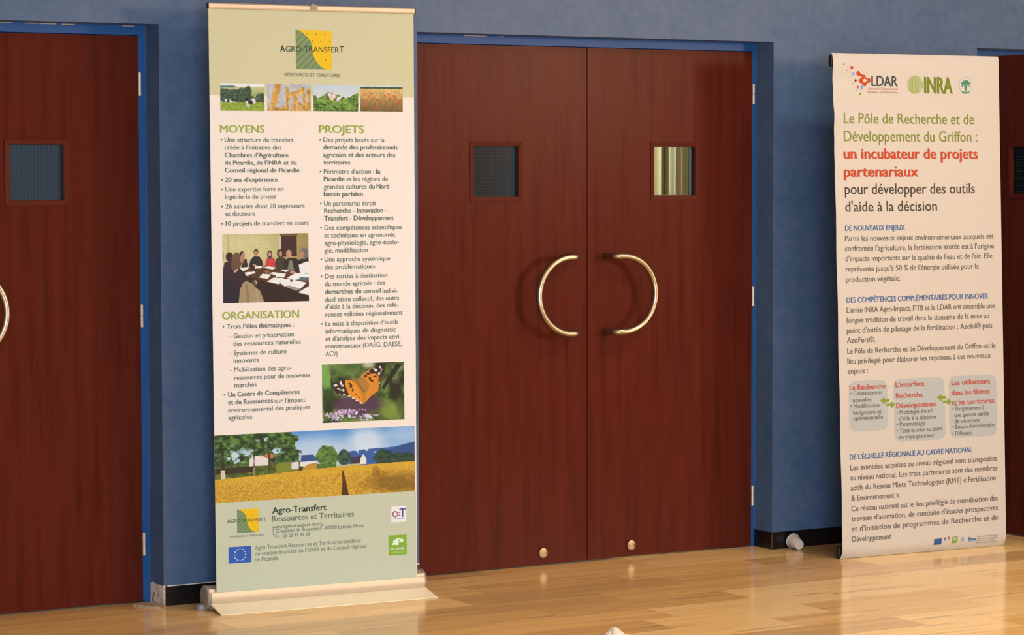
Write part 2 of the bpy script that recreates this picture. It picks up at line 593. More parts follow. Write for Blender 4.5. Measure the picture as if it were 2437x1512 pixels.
# ------------------------------------------------------------------ painted prints (pictures on the left banner)
class Canvas:
    def __init__(s, w, h, col=(128, 128, 128), seed=1):
        s.w, s.h = w, h
        s.a = np.zeros((h, w, 3)) + np.array(col, float)
        s.U, s.V = np.meshgrid((np.arange(w) + 0.5) / w, (np.arange(h) + 0.5) / h)
        s.rng = np.random.RandomState(seed)

    def noise(s, nx, ny, octv=3):
        out = np.zeros((s.h, s.w))
        amp, tot = 1.0, 0.0
        for o in range(octv):
            gx, gy = max(2, int(nx * 2 ** o)), max(2, int(ny * 2 ** o))
            g = s.rng.rand(gy + 2, gx + 2)
            x, y = s.U * gx, s.V * gy
            ix, iy = x.astype(int), y.astype(int)
            fx, fy = x - ix, y - iy
            fx, fy = fx * fx * (3 - 2 * fx), fy * fy * (3 - 2 * fy)
            out += amp * ((g[iy, ix] * (1 - fx) + g[iy, ix + 1] * fx) * (1 - fy) + (g[iy + 1, ix] * (1 - fx) + g[iy + 1, ix + 1] * fx) * fy)
            tot += amp
            amp *= 0.55
        return out / tot

    def put(s, mask, col, col2=None, nz=None):
        c = np.array(col, float)
        if col2 is not None:
            k = np.clip((nz - 0.3) / 0.4, 0, 1)[..., None]
            c = c * (1 - k) + np.array(col2, float) * k
        m = np.clip(mask, 0, 1)[..., None]
        s.a = s.a * (1 - m) + c * m
        return s

    def grad(s, v0, v1, c0, c1):
        k = np.clip((s.V - v0) / (v1 - v0), 0, 1)[..., None]
        m = ((s.V >= v0) & (s.V <= v1))[..., None]
        s.a = np.where(m, np.array(c0, float) * (1 - k) + np.array(c1, float) * k, s.a)
        return s

    def ell(s, cu, cv, ru, rv, soft=0.12, nz=None, amp=0.0):
        d = np.sqrt(((s.U - cu) / ru) ** 2 + ((s.V - cv) / rv) ** 2)
        if nz is not None: d = d + (nz - 0.5) * amp
        return np.clip((1 + soft / 2 - d) / max(soft, 1e-3), 0, 1)

    def poly(s, pts):
        m = np.zeros((s.h, s.w), bool)
        n = len(pts)
        for i in range(n):
            (x0, y0), (x1, y1) = pts[i], pts[(i + 1) % n]
            if y0 == y1: continue
            c = ((s.V >= min(y0, y1)) & (s.V < max(y0, y1)) & (s.U < x0 + (s.V - y0) * (x1 - x0) / (y1 - y0)))
            m ^= c
        return m.astype(float)


def paint_field():
    c = Canvas(482, 168, (150, 180, 205), 3)
    c.grad(0, .5, (88, 140, 192), (190, 205, 215))
    n = c.noise(6, 3, 4)
    c.put(c.ell(.75, .18, .09, .22, .9, n, .8) * .75, (232, 226, 222)).put(c.ell(.5, .3, .17, .2, .9, n, .8) * .6, (214, 214, 216)).put(c.ell(.93, .1, .09, .12, .9, n, .8) * .5, (200, 206, 214))
    c.put(c.poly([(.66, .34), (.8, .31), (1, .3), (1, .56), (.66, .56)]), (52, 92, 148))
    c.put(c.poly([(.84, .40), (.9, .30), (.95, .27), (1, .24), (1, .5), (.84, .5)]), (44, 78, 128))
    c.put((c.noise(60, 30, 2) > .66) * c.poly([(.68, .33), (.8, .32), (.8, .38), (.68, .38)]), (190, 205, 215))
    n = c.noise(30, 12, 4)
    n2 = c.noise(60, 24, 3)
    for e in ((.06, .18, .16, .34), (.2, .16, .17, .3), (.31, .2, .1, .32), (.35, .42, .055, .2), (.12, .42, .12, .12), (.28, .42, .09, .14)):
        c.put(c.ell(*e, .08, n, .75), (26, 48, 28), (96, 128, 58), n2)
    gap = np.clip((c.noise(44, 20, 3) - .56) / .05, 0, 1)
    for e in ((.1, .33, .05, .12), (.17, .32, .05, .1), (.235, .14, .04, .1), (.3, .3, .04, .1)):
        c.put(c.ell(*e, .8, n, .8) * gap, (190, 204, 208))
    c.put(c.ell(.1, .30, .018, .06, .5, n, 1.2), (200, 210, 212))
    c.put(c.poly([(0, .44), (.09, .42), (.09, .6), (0, .62)]) * .7, (34, 50, 34))
    c.put(c.poly([(.0, .46), (.42, .44), (.5, .55), (.5, .62), (0, .66)]), (110, 118, 48), (64, 74, 30), n2)
    c.put(c.poly([(.168, .38), (.19, .33), (.262, .35), (.262, .48), (.168, .48)]), (236, 212, 196))
    c.put(c.poly([(.235, .37), (.25, .30), (.29, .33), (.285, .38)]), (196, 110, 66)).put(c.poly([(.225, .42), (.235, .36), (.25, .37), (.24, .44)]), (236, 215, 200))
    c.put(c.poly([(0, .50), (.19, .48), (.19, .57), (0, .58)]), (52, 44, 30))
    c.put(c.poly([(.30, .47), (.35, .45), (.42, .5), (.42, .58), (.3, .6)]), (128, 132, 44))
    for u, w in ((.04, .010), (.192, .005), (.265, .005)):
        c.put(c.poly([(u - w * .6, .2), (u + w * .6, .2), (u + w, .56), (u - w, .56)]) * np.clip(n * 1.3, 0, 1), (44, 40, 30))
    c.put(c.poly([(.03, .52), (.05, .52), (.052, .66), (.03, .66)]), (222, 200, 160)).put(c.poly([(.187, .5), (.197, .5), (.197, .62), (.187, .62)]), (150, 130, 100))
    c.put(c.poly([(.375, .46), (.41, .45), (.41, .56), (.375, .56)]), (225, 208, 200))
    c.put(c.poly([(.42, .46), (.5, .45), (.5, .53), (.42, .53)]), (232, 218, 208)).put(c.poly([(.424, .36), (.485, .36), (.5, .45), (.42, .46)]), (54, 80, 128))
    c.put(c.poly([(.43, .56), (.455, .50), (.5, .48), (.52, .55), (.5, .6), (.43, .6)]), (196, 140, 56)).put(c.poly([(.41, .53), (.43, .52), (.43, .6), (.41, .6)]), (60, 60, 36))
    c.put(c.ell(.555, .40, .055, .165, .08, n, .5), (52, 88, 42), (112, 142, 62), n2).put(c.ell(.638, .43, .034, .13, .08, n, .5), (30, 56, 48), (66, 96, 70), n2)
    c.put(c.poly([(.5, .5), (.6, .52), (.6, .6), (.5, .6)]), (86, 110, 46))
    c.put(c.poly([(.67, .44), (.73, .41), (.75, .54), (.67, .54)]), (56, 52, 70)).put(c.poly([(.72, .46), (.735, .39), (.75, .46), (.752, .54), (.718, .54)]), (236, 222, 205)).put(c.poly([(.598, .5), (.61, .5), (.61, .56), (.598, .56)]), (205, 190, 160))
    c.put(c.poly([(.6, .535), (.72, .53), (.72, .57), (.6, .57)]), (190, 172, 130))
    c.put(c.ell(.84, .47, .05, .12, .1, n, .6), (26, 48, 44), (48, 78, 58), n2).put(c.ell(.93, .49, .08, .09, .1, n, .6), (26, 48, 44), (48, 78, 58), n2)
    top = .66 - .16 * np.clip(c.U * 2.2, 0, 1) ** .8 - .0 + .05 * (c.U > .0)
    top = np.interp(c.U, [0, .2, .35, .5, .62, .8, 1], [.655, .625, .60, .575, .56, .548, .54])
    w = .35 + .55 * (c.noise(200, 75, 2) - .15) * .8
    c.put(((c.V > top)).astype(float), (170, 112, 26), (244, 190, 70), w)
    c.put(((c.V > top) & (c.V < top + .1)).astype(float) * .45, (226, 170, 50))
    c.put(c.poly([(.627, .62), (.632, .62), (.645, .75), (.660, 1.), (.622, 1.), (.628, .8)]), (84, 48, 26))
    c.put(c.ell(.9, .86, .14, .14, .9, c.noise(26, 14, 3), 1.2) * .55, (96, 60, 28)).put(c.ell(.8, .66, .02, .08, .6, n, 1) * .5, (130, 84, 30))
    return c


def paint_meeting():
    c = Canvas(208, 166, (196, 172, 116), 5)

    def P(pts, col, al=1.0):
        c.put(c.poly([((x - 143) / 968, (y - (85 - 15 * (x - 143) / 968)) / 770) for x, y in pts]) * al, col)

    def O(x, y, rx, ry, col):
        c.put(c.ell((x - 143) / 968, (y - (85 - 15 * (x - 143) / 968)) / 770, rx / 968, ry / 770, .15), col)
    k = c.U[..., None]
    c.a = np.array((206, 186, 130.)) * (1 - k) + np.array((160, 134, 76.)) * k
    c.put(c.ell(.35, .22, .35, .3, 1.2) * .6, (226, 208, 150))
    c.put((c.V > .62).astype(float), (36, 26, 28))
    P([(800, 100), (975, 95), (975, 330), (795, 340)], (62, 36, 38)); P([(775, 95), (795, 95), (795, 340), (775, 340)], (214, 196, 170))
    P([(780, 84), (985, 78), (985, 98), (780, 104)], (110, 84, 50)); P([(205, 95), (212, 95), (212, 340), (205, 340)], (180, 160, 110))
    c.put((c.V > .5).astype(float) * (c.U < .2), (44, 30, 38))
    P([(330, 470), (440, 440), (740, 450), (1110, 500), (1115, 790), (900, 700), (700, 640), (540, 595), (400, 540)], (84, 50, 32))
    P([(400, 545), (540, 600), (700, 645), (900, 708), (1115, 800), (1115, 840), (600, 850), (540, 640)], (40, 26, 26))
    # people round the table
    P([(720, 480), (735, 370), (790, 330), (850, 360), (860, 480)], (62, 54, 40)); O(790, 300, 38, 48, (48, 34, 26)); O(790, 305, 20, 34, (196, 136, 108))
    P([(820, 490), (830, 390), (880, 350), (960, 350), (1000, 380), (1000, 525), (900, 500)], (34, 36, 36)); P([(870, 470), (890, 380), (920, 380), (945, 500), (900, 490)], (128, 120, 104)); O(885, 305, 32, 44, (206, 142, 116)); P([(895, 500), (930, 495), (965, 515), (940, 530), (900, 525)], (205, 140, 112))
    P([(980, 500), (990, 380), (1040, 350), (1111, 340), (1111, 520)], (34, 36, 34)); O(1055, 300, 52, 66, (116, 106, 98)); O(1030, 315, 28, 46, (188, 126, 100)); P([(995, 430), (1085, 392), (1111, 400), (1111, 525), (1010, 525)], (238, 226, 214))
    P([(435, 440), (455, 370), (490, 335), (555, 335), (585, 380), (597, 445), (520, 440)], (34, 36, 42)); O(517, 285, 26, 34, (52, 36, 30)); O(517, 302, 22, 34, (190, 128, 98)); P([(480, 425), (515, 420), (520, 445), (485, 450)], (200, 140, 110))
    P([(615, 440), (628, 365), (660, 345), (705, 345), (728, 370), (728, 452), (640, 450)], (206, 60, 62)); O(670, 312, 28, 44, (46, 32, 28)); O(671, 310, 17, 28, (200, 142, 116)); P([(650, 345), (690, 345), (672, 375)], (70, 70, 84))
    P([(350, 460), (365, 365), (410, 360), (425, 445)], (58, 40, 38)); O(362, 320, 30, 44, (46, 32, 28)); O(374, 325, 16, 36, (196, 140, 112))
    P([(150, 470), (165, 400), (260, 380), (300, 520), (160, 560)], (56, 38, 48)); O(222, 340, 42, 52, (46, 32, 32)); O(150, 330, 10, 50, (180, 120, 100))
    P([(150, 560), (240, 470), (330, 460), (415, 560), (430, 650), (360, 850), (148, 860)], (46, 28, 40)); O(300, 385, 58, 96, (112, 76, 56)); O(362, 360, 22, 50, (178, 124, 96)); O(285, 440, 45, 60, (104, 70, 52)); P([(270, 500), (310, 470), (318, 480), (280, 515)], (220, 190, 180))
    P([(150, 620), (230, 600), (320, 720), (320, 860), (148, 860)], (26, 26, 42))
    O(500, 625, 28, 26, (200, 146, 118)); P([(430, 640), (500, 600), (520, 660), (440, 660)], (90, 70, 50))
    W = (240, 228, 214)
    for p in ([(390, 512), (500, 502), (508, 520), (400, 548)], [(335, 468), (440, 448), (440, 462), (370, 500)], [(500, 448), (590, 440), (570, 466), (500, 472)], [(545, 570), (590, 528), (680, 538), (645, 585)], [(650, 520), (720, 512), (850, 530), (830, 570), (740, 562), (735, 548)], [(635, 615), (710, 572), (825, 578), (765, 645)], [(775, 625), (820, 588), (900, 592), (890, 660), (830, 668)], [(840, 660), (940, 600), (1085, 630), (1010, 700), (960, 712)], [(858, 575), (960, 522), (1111, 530), (1111, 570), (940, 602)], [(985, 740), (1111, 668), (1113, 772)], [(780, 482), (895, 482), (850, 512)], [(580, 458), (660, 446), (745, 460), (700, 480)]):
        P(p, W)
    P([(990, 600), (1010, 565), (1110, 575), (1110, 612)], (90, 100, 108)); P([(830, 668), (890, 660), (1010, 700), (960, 720)], (150, 140, 134))
    P([(600, 500), (640, 485), (670, 500), (630, 520)], (150, 100, 50)); P([(455, 440), (500, 438), (490, 480), (455, 480)], (44, 34, 34))
    P([(315, 860), (335, 700), (365, 630), (405, 605), (470, 640), (560, 725), (605, 850)], (168, 138, 100)); P([(400, 640), (420, 640), (440, 850), (410, 850)], (132, 104, 74), .7); P([(500, 690), (520, 700), (560, 850), (530, 850)], (190, 160, 120), .6)
    c.a *= (0.94 + 0.12 * c.noise(60, 50, 2))[..., None]
    return c


def paint_butterfly():
    c = Canvas(198, 142, (60, 80, 38), 8)

    def q(pts): return [((x - 1260) / 922, (y - (703 - 43 * (x - 1260) / 922)) / 655) for x, y in pts]

    def P(pts, col, al=1.0): c.put(c.poly(q(pts)) * al, col)

    def O(x, y, rx, ry, col, al=1.0, soft=.3):
        (u, v), = q([(x, y)])
        c.put(c.ell(u, v, rx / 922, ry / 655, soft) * al, col)
    n = c.noise(7, 6, 4)
    c.put(np.ones_like(n), (26, 38, 20), (112, 136, 66), n)
    O(1300, 830, 55, 150, (124, 166, 78), .9); O(1330, 960, 30, 120, (118, 158, 72), .8); O(1480, 760, 130, 60, (84, 112, 52), .6, .9); O(1780, 700, 70, 40, (206, 198, 152), .85, .8); O(1600, 720, 90, 40, (62, 88, 46), .7, .8)
    O(2080, 860, 40, 130, (112, 118, 76), .8, .7); O(2110, 740, 60, 40, (150, 142, 120), .6, .8); O(2080, 1010, 80, 120, (24, 30, 22), .9, .6); O(1330, 1060, 70, 90, (40, 62, 28), .9, .6)
    O(2010, 1220, 140, 100, (136, 150, 60), .8, .9); O(2130, 1150, 40, 100, (70, 90, 40), .8, .9); O(1330, 1190, 60, 60, (30, 44, 24), .9, .6); O(1960, 930, 50, 80, (110, 128, 60), .8, .7)
    P([(2090, 680), (2160, 690), (1950, 980), (1925, 960)], (24, 34, 22))
    O(1650, 1150, 260, 110, (84, 54, 74), .95, .5)
    P([(1640, 900), (1700, 820), (1780, 760), (1850, 718), (1910, 705), (1965, 712), (1955, 790), (1915, 850), (1905, 930), (1895, 985), (1820, 1040), (1740, 1120), (1700, 1142), (1690, 1000)], (226, 132, 40))
    P([(1780, 770), (1850, 716), (1910, 703), (1968, 710), (1957, 790), (1915, 845), (1880, 815), (1850, 800), (1800, 800)], (44, 34, 30)); P([(1890, 830), (1920, 840), (1905, 985), (1888, 985)], (56, 40, 32), .8)
    for x, y, r in ((1908, 728, 12), (1925, 752, 9), (1918, 775, 8), (1896, 798, 14), (1860, 762, 16), (1840, 745, 10), (1900, 905, 7), (1893, 940, 7)): O(x, y, r, r, (236, 218, 206))
    for x, y, rx, ry in ((1745, 828, 16, 16), (1775, 800, 22, 12), (1800, 868, 12, 18), (1820, 885, 14, 10), (1790, 850, 12, 10), (1850, 830, 20, 8)): O(x, y, rx, ry, (50, 36, 28))
    P([(1640, 900), (1700, 830), (1740, 860), (1790, 940), (1745, 1040), (1700, 1080), (1650, 960)], (170, 116, 48), .85)
    P([(1388, 945), (1420, 905), (1470, 885), (1530, 872), (1590, 880), (1640, 920), (1700, 1000), (1735, 1105), (1712, 1145), (1640, 1100), (1570, 1050), (1430, 1038), (1400, 995)], (232, 138, 38))
    P([(1388, 945), (1420, 905), (1470, 884), (1515, 876), (1515, 920), (1535, 985), (1560, 1042), (1500, 1045), (1430, 1038), (1400, 995)], (52, 38, 32))
    for x, y, rx, ry in ((1410, 935, 22, 14), (1468, 908, 12, 22), (1486, 938, 14, 12), (1440, 970, 13, 10), (1496, 988, 12, 14), (1464, 985, 10, 8), (1505, 1035, 16, 6), (1455, 1030, 12, 6), (1560, 1055, 14, 8), (1605, 1075, 16, 9), (1645, 1102, 14, 9), (1690, 1130, 16, 8)): O(x, y, rx, ry, (236, 216, 204))
    for x, y, rx, ry in ((1580, 940, 14, 24), (1600, 985, 10, 18), (1565, 915, 16, 8), (1640, 1040, 12, 7), (1680, 1070, 9, 8)): O(x, y, rx, ry, (60, 42, 26))
    P([(1590, 850), (1620, 850), (1760, 1010), (1735, 1120), (1712, 1140), (1690, 1010)], (196, 124, 40)); P([(1600, 850), (1620, 850), (1740, 1000), (1725, 1020)], (140, 100, 44))
    r = np.random.RandomState(2)
    for k in range(150):
        g = r.randint(4)
        cx, cy, s = ((1480, 1240, 60), (1600, 1230, 60), (1380, 1280, 60), (1740, 1290, 55))[g]
        x, y = cx + r.randn() * s, cy + abs(r.randn()) * s * .8 - 30
        O(x, y, r.uniform(8, 16), r.uniform(8, 16), ((226, 196, 216), (190, 150, 190), (150, 106, 140), (236, 214, 222))[r.randint(4)], .85)
    return c


def paint_small(kind):
    c = Canvas(106, 66, (200, 200, 200), {'meadow': 11, 'wheat_ears': 12, 'potato_flowers': 13, 'poppies': 14}[kind])
    n, n2 = c.noise(12, 9, 3), c.noise(30, 20, 3)
    if kind == 'meadow':
        c.grad(0, .14, (244, 234, 222), (236, 222, 202)).grad(.14, .5, (200, 188, 132), (150, 160, 86))
        c.put(c.poly([(0, .09), (.3, .08), (.38, .14), (.3, .16), (0, .16)]), (96, 124, 116)).put(c.poly([(0, .3), (.4, .2), (.6, .16), (.4, .32), (0, .34)]) * .7, (214, 198, 160))
        for e in ((.1, .4, .16, .2), (.3, .4, .16, .2), (.5, .38, .14, .22), (.62, .3, .09, .2), (.5, .55, .3, .16), (.92, .55, .13, .2), (.12, .52, .2, .15)):
            c.put(c.ell(*e, .15, n, .5), (34, 56, 44), (78, 104, 74), n2)
        c.put((c.V > .69 + .02 * (n - .5)).astype(float), (128, 146, 42), (168, 176, 74), n2)
        for u, v, col in ((.14, .62, (236, 222, 206)), (.18, .64, (40, 38, 40)), (.24, .63, (228, 214, 200)), (.28, .6, (36, 34, 36)), (.6, .68, (226, 214, 200)), (.66, .68, (26, 26, 30)), (.7, .7, (30, 30, 34)), (.74, .58, (232, 220, 208)), (.6, .56, (24, 26, 28)), (.62, .8, (216, 206, 190)), (.76, .68, (216, 206, 196))):
            c.put(c.ell(u, v, .035, .05, .4), col)
    elif kind == 'wheat_ears':
        c.put(np.ones_like(n), (178, 172, 172), (206, 194, 184), n)
        r = np.random.RandomState(9)
        for x0, y0, x1, y1, w in ((.10, 1.05, .26, .0, .055), (.47, 1.05, .46, .16, .03), (.48, .44, .80, .24, .045), (.87, .85, .81, .14, .03), (.60, 1.05, .65, .42, .04), (.92, 1.0, .72, .70, .035), (.97, .55, .94, .22, .035), (.95, 1.05, .96, .66, .04), (.28, 1.1, .38, .84, .04), (.75, 1.1, .70, .88, .05)):
            ln = math.hypot(x1 - x0, y1 - y0)
            m = max(4, int(ln / .035))
            nx, ny = -(y1 - y0) / ln, (x1 - x0) / ln
            for k in range(m):     # two rows of plump grains along each ear
                t = k / (m - 1)
                for sd in (-1, 1):
                    u, v = x0 + (x1 - x0) * t + sd * nx * w * .5, y0 + (y1 - y0) * t + sd * ny * w * .5
                    g = r.uniform(.75, 1.1)
                    c.put(c.ell(u, v, w * .75, w * 1.15, .7) * .9, (min(255, 226 * g), 164 * g, 76 * g))
            c.put(c.poly([(x0 - .004, y0), (x0 + .004, y0), (x1 + .004, y1), (x1 - .004, y1)]) * .5, (140, 88, 34))
        c.put(c.poly([(0, 1), (0, .93), (.3, .86), (.5, .95), (.7, .9), (1, .95), (1, 1)]), (168, 112, 44), (236, 188, 104), n2)
    elif kind == 'potato_flowers':
        c.grad(0, .45, (196, 204, 208), (216, 208, 198))
        top = .40 + .22 * (c.noise(9, 1, 3) - .5) + .06 * np.cos(c.U * 9)
        c.put((c.V > top).astype(float), (34, 66, 34), (130, 158, 60), n2)
        for e in ((.2, .6, .1, .1), (.5, .7, .12, .1), (.7, .6, .1, .1), (.35, .85, .1, .08), (.8, .85, .12, .1)): c.put(c.ell(*e, .6, n, .9) * .6, (150, 176, 74))
        for u, v, r, col in ((.36, .38, .045, (240, 214, 212)), (.42, .34, .04, (226, 150, 170)), (.45, .44, .045, (240, 218, 210)), (.40, .5, .05, (236, 190, 190)), (.42, .55, .03, (232, 200, 90)), (.56, .52, .04, (240, 222, 220)), (.61, .46, .03, (236, 206, 210)), (.53, .58, .03, (226, 196, 216))):
            c.put(c.ell(u, v, r, r * 1.5, .5), col)
    else:
        c.grad(0, .06, (206, 206, 200), (206, 206, 200)).grad(.06, .14, (52, 68, 48), (86, 96, 60)).grad(.13, .5, (222, 176, 106), (196, 146, 84)).grad(.5, 1, (176, 132, 74), (112, 84, 46))
        c.a *= (.8 + .4 * c.noise(50, 9, 3))[..., None]
        r = np.random.RandomState(5)
        for u, v in [(.22, .42), (.14, .58), (.3, .5), (.17, .75), (.34, .86), (.42, .56), (.8, .42), (.83, .48), (.78, .4), (.9, .66), (.93, .6), (.26, .32), (.58, .4), (.66, .34), (.1, .36), (.36, .9), (.7, .5)]:
            c.put(c.ell(u, v, .018, .035, .6), (208, 66, 44))
    return c


def paint_logo(w, h):
    c = Canvas(w, h, (246, 188, 20), 1)
    pts = [(0, 0), (.06, 0)]
    for k in range(41):
        t = k / 40
        # S-shaped edge from the top left corner to the bottom right one
        if t < .5: u, v = .06 + .40 * math.sin(t * PI) ** 1.15, .46 * (2 * t) ** 1.35
        else:
            q = 2 * (t - .5)
            u, v = .46 + .46 * (1 - math.cos(q * PI / 2)) + .02 * q, .46 + .54 * math.sin(q * PI / 2)
        pts.append((u, v))
    pts += [(.94, 1), (0, 1)]
    m = c.poly(pts)
    st = np.mod((c.U * 0.96 + c.V) * 5.6 + 0.55, 1.0) < .5
    c.put(m, (112, 160, 84)).put(m * st, (134, 116, 96))
    for u, v in ((.33, .09), (.58, .09), (.82, .10), (.47, .28), (.7, .28), (.93, .29), (.71, .6), (.95, .6), (.83, .76), (.95, .91)):
        c.put(c.ell(u, v, .017, .015, .5), (120, 120, 30))
    return c


# ------------------------------------------------------------------ printing on a banner sheet
_probe = bpy.data.curves.new('probe', 'FONT')
_probe.body, _probe.size = 'H', 1.0
_po = bpy.data.objects.new('probe', _probe)
COL.objects.link(_po)
bpy.context.view_layer.update()
_pm = _po.to_mesh()
CAP = max(v.co.y for v in _pm.vertices)
_po.to_mesh_clear()
bpy.data.objects.remove(_po)
bpy.data.curves.remove(_probe)


def text_geometry(items):
    """items: list of (text, bold) -> list of (verts Nx2, faces) with unit cap height"""
    objs = []
    for txt, bold in items:
        cu = bpy.data.curves.new('line', 'FONT')
        cu.body, cu.size, cu.resolution_u = txt, 1.0, 3
        cu.offset = 0.0
        o = bpy.data.objects.new('line', cu)
        COL.objects.link(o)
        objs.append(o)
    bpy.context.view_layer.update()
    dg = bpy.context.evaluated_depsgraph_get()
    res = []
    for o in objs:
        me = o.evaluated_get(dg).to_mesh()
        vv = np.array([(v.co.x, v.co.y) for v in me.vertices]) / CAP
        ff = [tuple(p.vertices) for p in me.polygons]
        o.evaluated_get(dg).to_mesh_clear()
        res.append((vv, ff))
    for o in objs:
        cu = o.data
        bpy.data.objects.remove(o)
        bpy.data.curves.remove(cu)
    return res


def tessellate(pts, step):
    """flat polygon -> small triangles, so that it follows a wavy sheet"""
    bm = bmesh.new()
    bm.faces.new([bm.verts.new((u, v, 0)) for u, v in pts])
    bmesh.ops.triangulate(bm, faces=bm.faces[:])
    for _ in range(12):
        es = [e for e in bm.edges if e.calc_length() > step]
        if not es: break
        bmesh.ops.subdivide_edges(bm, edges=es, cuts=1)
        bmesh.ops.triangulate(bm, faces=bm.faces[:])
    bm.verts.index_update()
    out = [(v.co.x, v.co.y) for v in bm.verts], [tuple(v.index for v in f.verts) for f in bm.faces]
    bm.free()
    return out


def star(cu, cv, r):
    return [(cu + (r if k % 2 == 0 else r * .42) * math.sin(k * PI / 5), cv + (r if k % 2 == 0 else r * .42) * math.cos(k * PI / 5)) for k in range(10)]


def print_sheet(items, to_local, half_w, sheet, names, colours, white, pictures, step=None):
    groups = {}
    order = []
    palette = {}

    def add(part, col, verts, faces, lay):
        if part not in groups:
            groups[part] = (MB(), [])
            order.append(part)
        mb, mats = groups[part]
        m = ink_mat(col, white)
        if m not in mats: mats.append(m)
        if step and len(faces) == 1: verts, faces = tessellate(verts, step)
        mb.add([to_local(max(-half_w, min(half_w, u)), v, lay) for u, v in verts], faces, mats.index(m))
    texts = [it for it in items if it[0] == 'T']
    geo = text_geometry([(it[2], it[8]) for it in texts])
    for it, (vv, ff) in zip(texts, geo):
        _, part, txt, ua, ub, v0, cap, col, bold = it
        x0, x1 = vv[:, 0].min(), vv[:, 0].max()
        k = (ub - ua) / (x1 - x0)
        col = colours.get(col, col) if isinstance(col, str) else col
        # heavier strokes: the letters laid down again a hair to each side
        d = 0.030 * bold if bold >= 0.8 else 0.009
        for sft, dy, lay in ((-d, d * .4, 3.5), (0, 0, 3.8), (d, -d * .4, 4.1)) if bold >= 0.8 else ((-d, 0, 3.5), (d, 0, 3.8)):
            add(part, col, [(ua + (x - x0 + sft) * k, v0 + (y + dy) * cap) for x, y in vv], ff, lay)
    for it in items:
        if it[0] == 'E':
            _, part, cu, cv, ru, rv, col, lay = it
            col = colours.get(col, col) if isinstance(col, str) else col
            add(part, col, [(cu + ru * math.cos(2 * PI * k / 20), cv + rv * math.sin(2 * PI * k / 20)) for k in range(20)], [tuple(range(20))], lay)
        elif it[0] == 'P':
            add(it[1], it[3], it[2], [tuple(range(len(it[2])))], it[4])
        elif it[0] == 'B':
            _, part, ua, ub, va, vb, col, lay = it
            r = 0.032
            pts = []
            for (cx, cy, a0) in ((ub - r, vb - r, 0), (ua + r, vb - r, 90), (ua + r, va + r, 180), (ub - r, va + r, 270)):
                pts += [(cx + r * math.cos(math.radians(a0 + 15 * k)), cy + r * math.sin(math.radians(a0 + 15 * k))) for k in range(7)]
            add(part, col, pts, [tuple(range(len(pts)))], lay)
        elif it[0] == 'R' and it[1] != 'img':
            _, part, ua, ub, va, vb, col, lay = it
            add(part, col, [(ua, va), (ub, va), (ub, vb), (ua, vb)], [(0, 1, 2, 3)], lay)
            if part == 'eu':
                cu, cv = (ua + ub) / 2, (va + vb) / 2
                for k in range(12):
                    a = k * PI / 6
                    add(part, (236, 222, 170), star(cu + .021 * math.sin(a), cv + .021 * math.cos(a), .0036), [tuple(range(10))], 3)
    done = {}
    for part in order:
        mb, mats = groups[part]
        nm, lab = names[part]
        o = mb.build(nm, mats, sheet)
        if lab: o['label'] = lab
        done[part] = o
    for it in items:
        if it[0] == 'R' and it[1] == 'img':
            _, _, ua, ub, va, vb, key, lay = it
            c, nm, lab = pictures[key]
            ua, ub = max(ua, -half_w), min(ub, half_w)
            h, w = c.h, c.w
            me = bpy.data.meshes.new(nm)
            us = ua + (ub - ua) * np.linspace(0, 1, w)
            vs = vb + (va - vb) * np.linspace(0, 1, h)
            me.from_pydata([to_local(u, v, 2) for v in vs for u in us], [],
                           [(j * w + i, (j + 1) * w + i, (j + 1) * w + i + 1, j * w + i + 1) for j in range(h - 1) for i in range(w - 1)])
            at = me.attributes.new('print', 'FLOAT_COLOR', 'POINT')
            rgba = np.ones((h * w, 4), np.float32)
            rgba[:, :3] = ink(np.clip(c.a, 0, 255), white).reshape(-1, 3)
            at.data.foreach_set('color', rgba.ravel())
            me.materials.append(M['photo'])
            o = bpy.data.objects.new(nm, me)
            COL.objects.link(o)
            o.parent = sheet
            o['label'] = lab
    return done


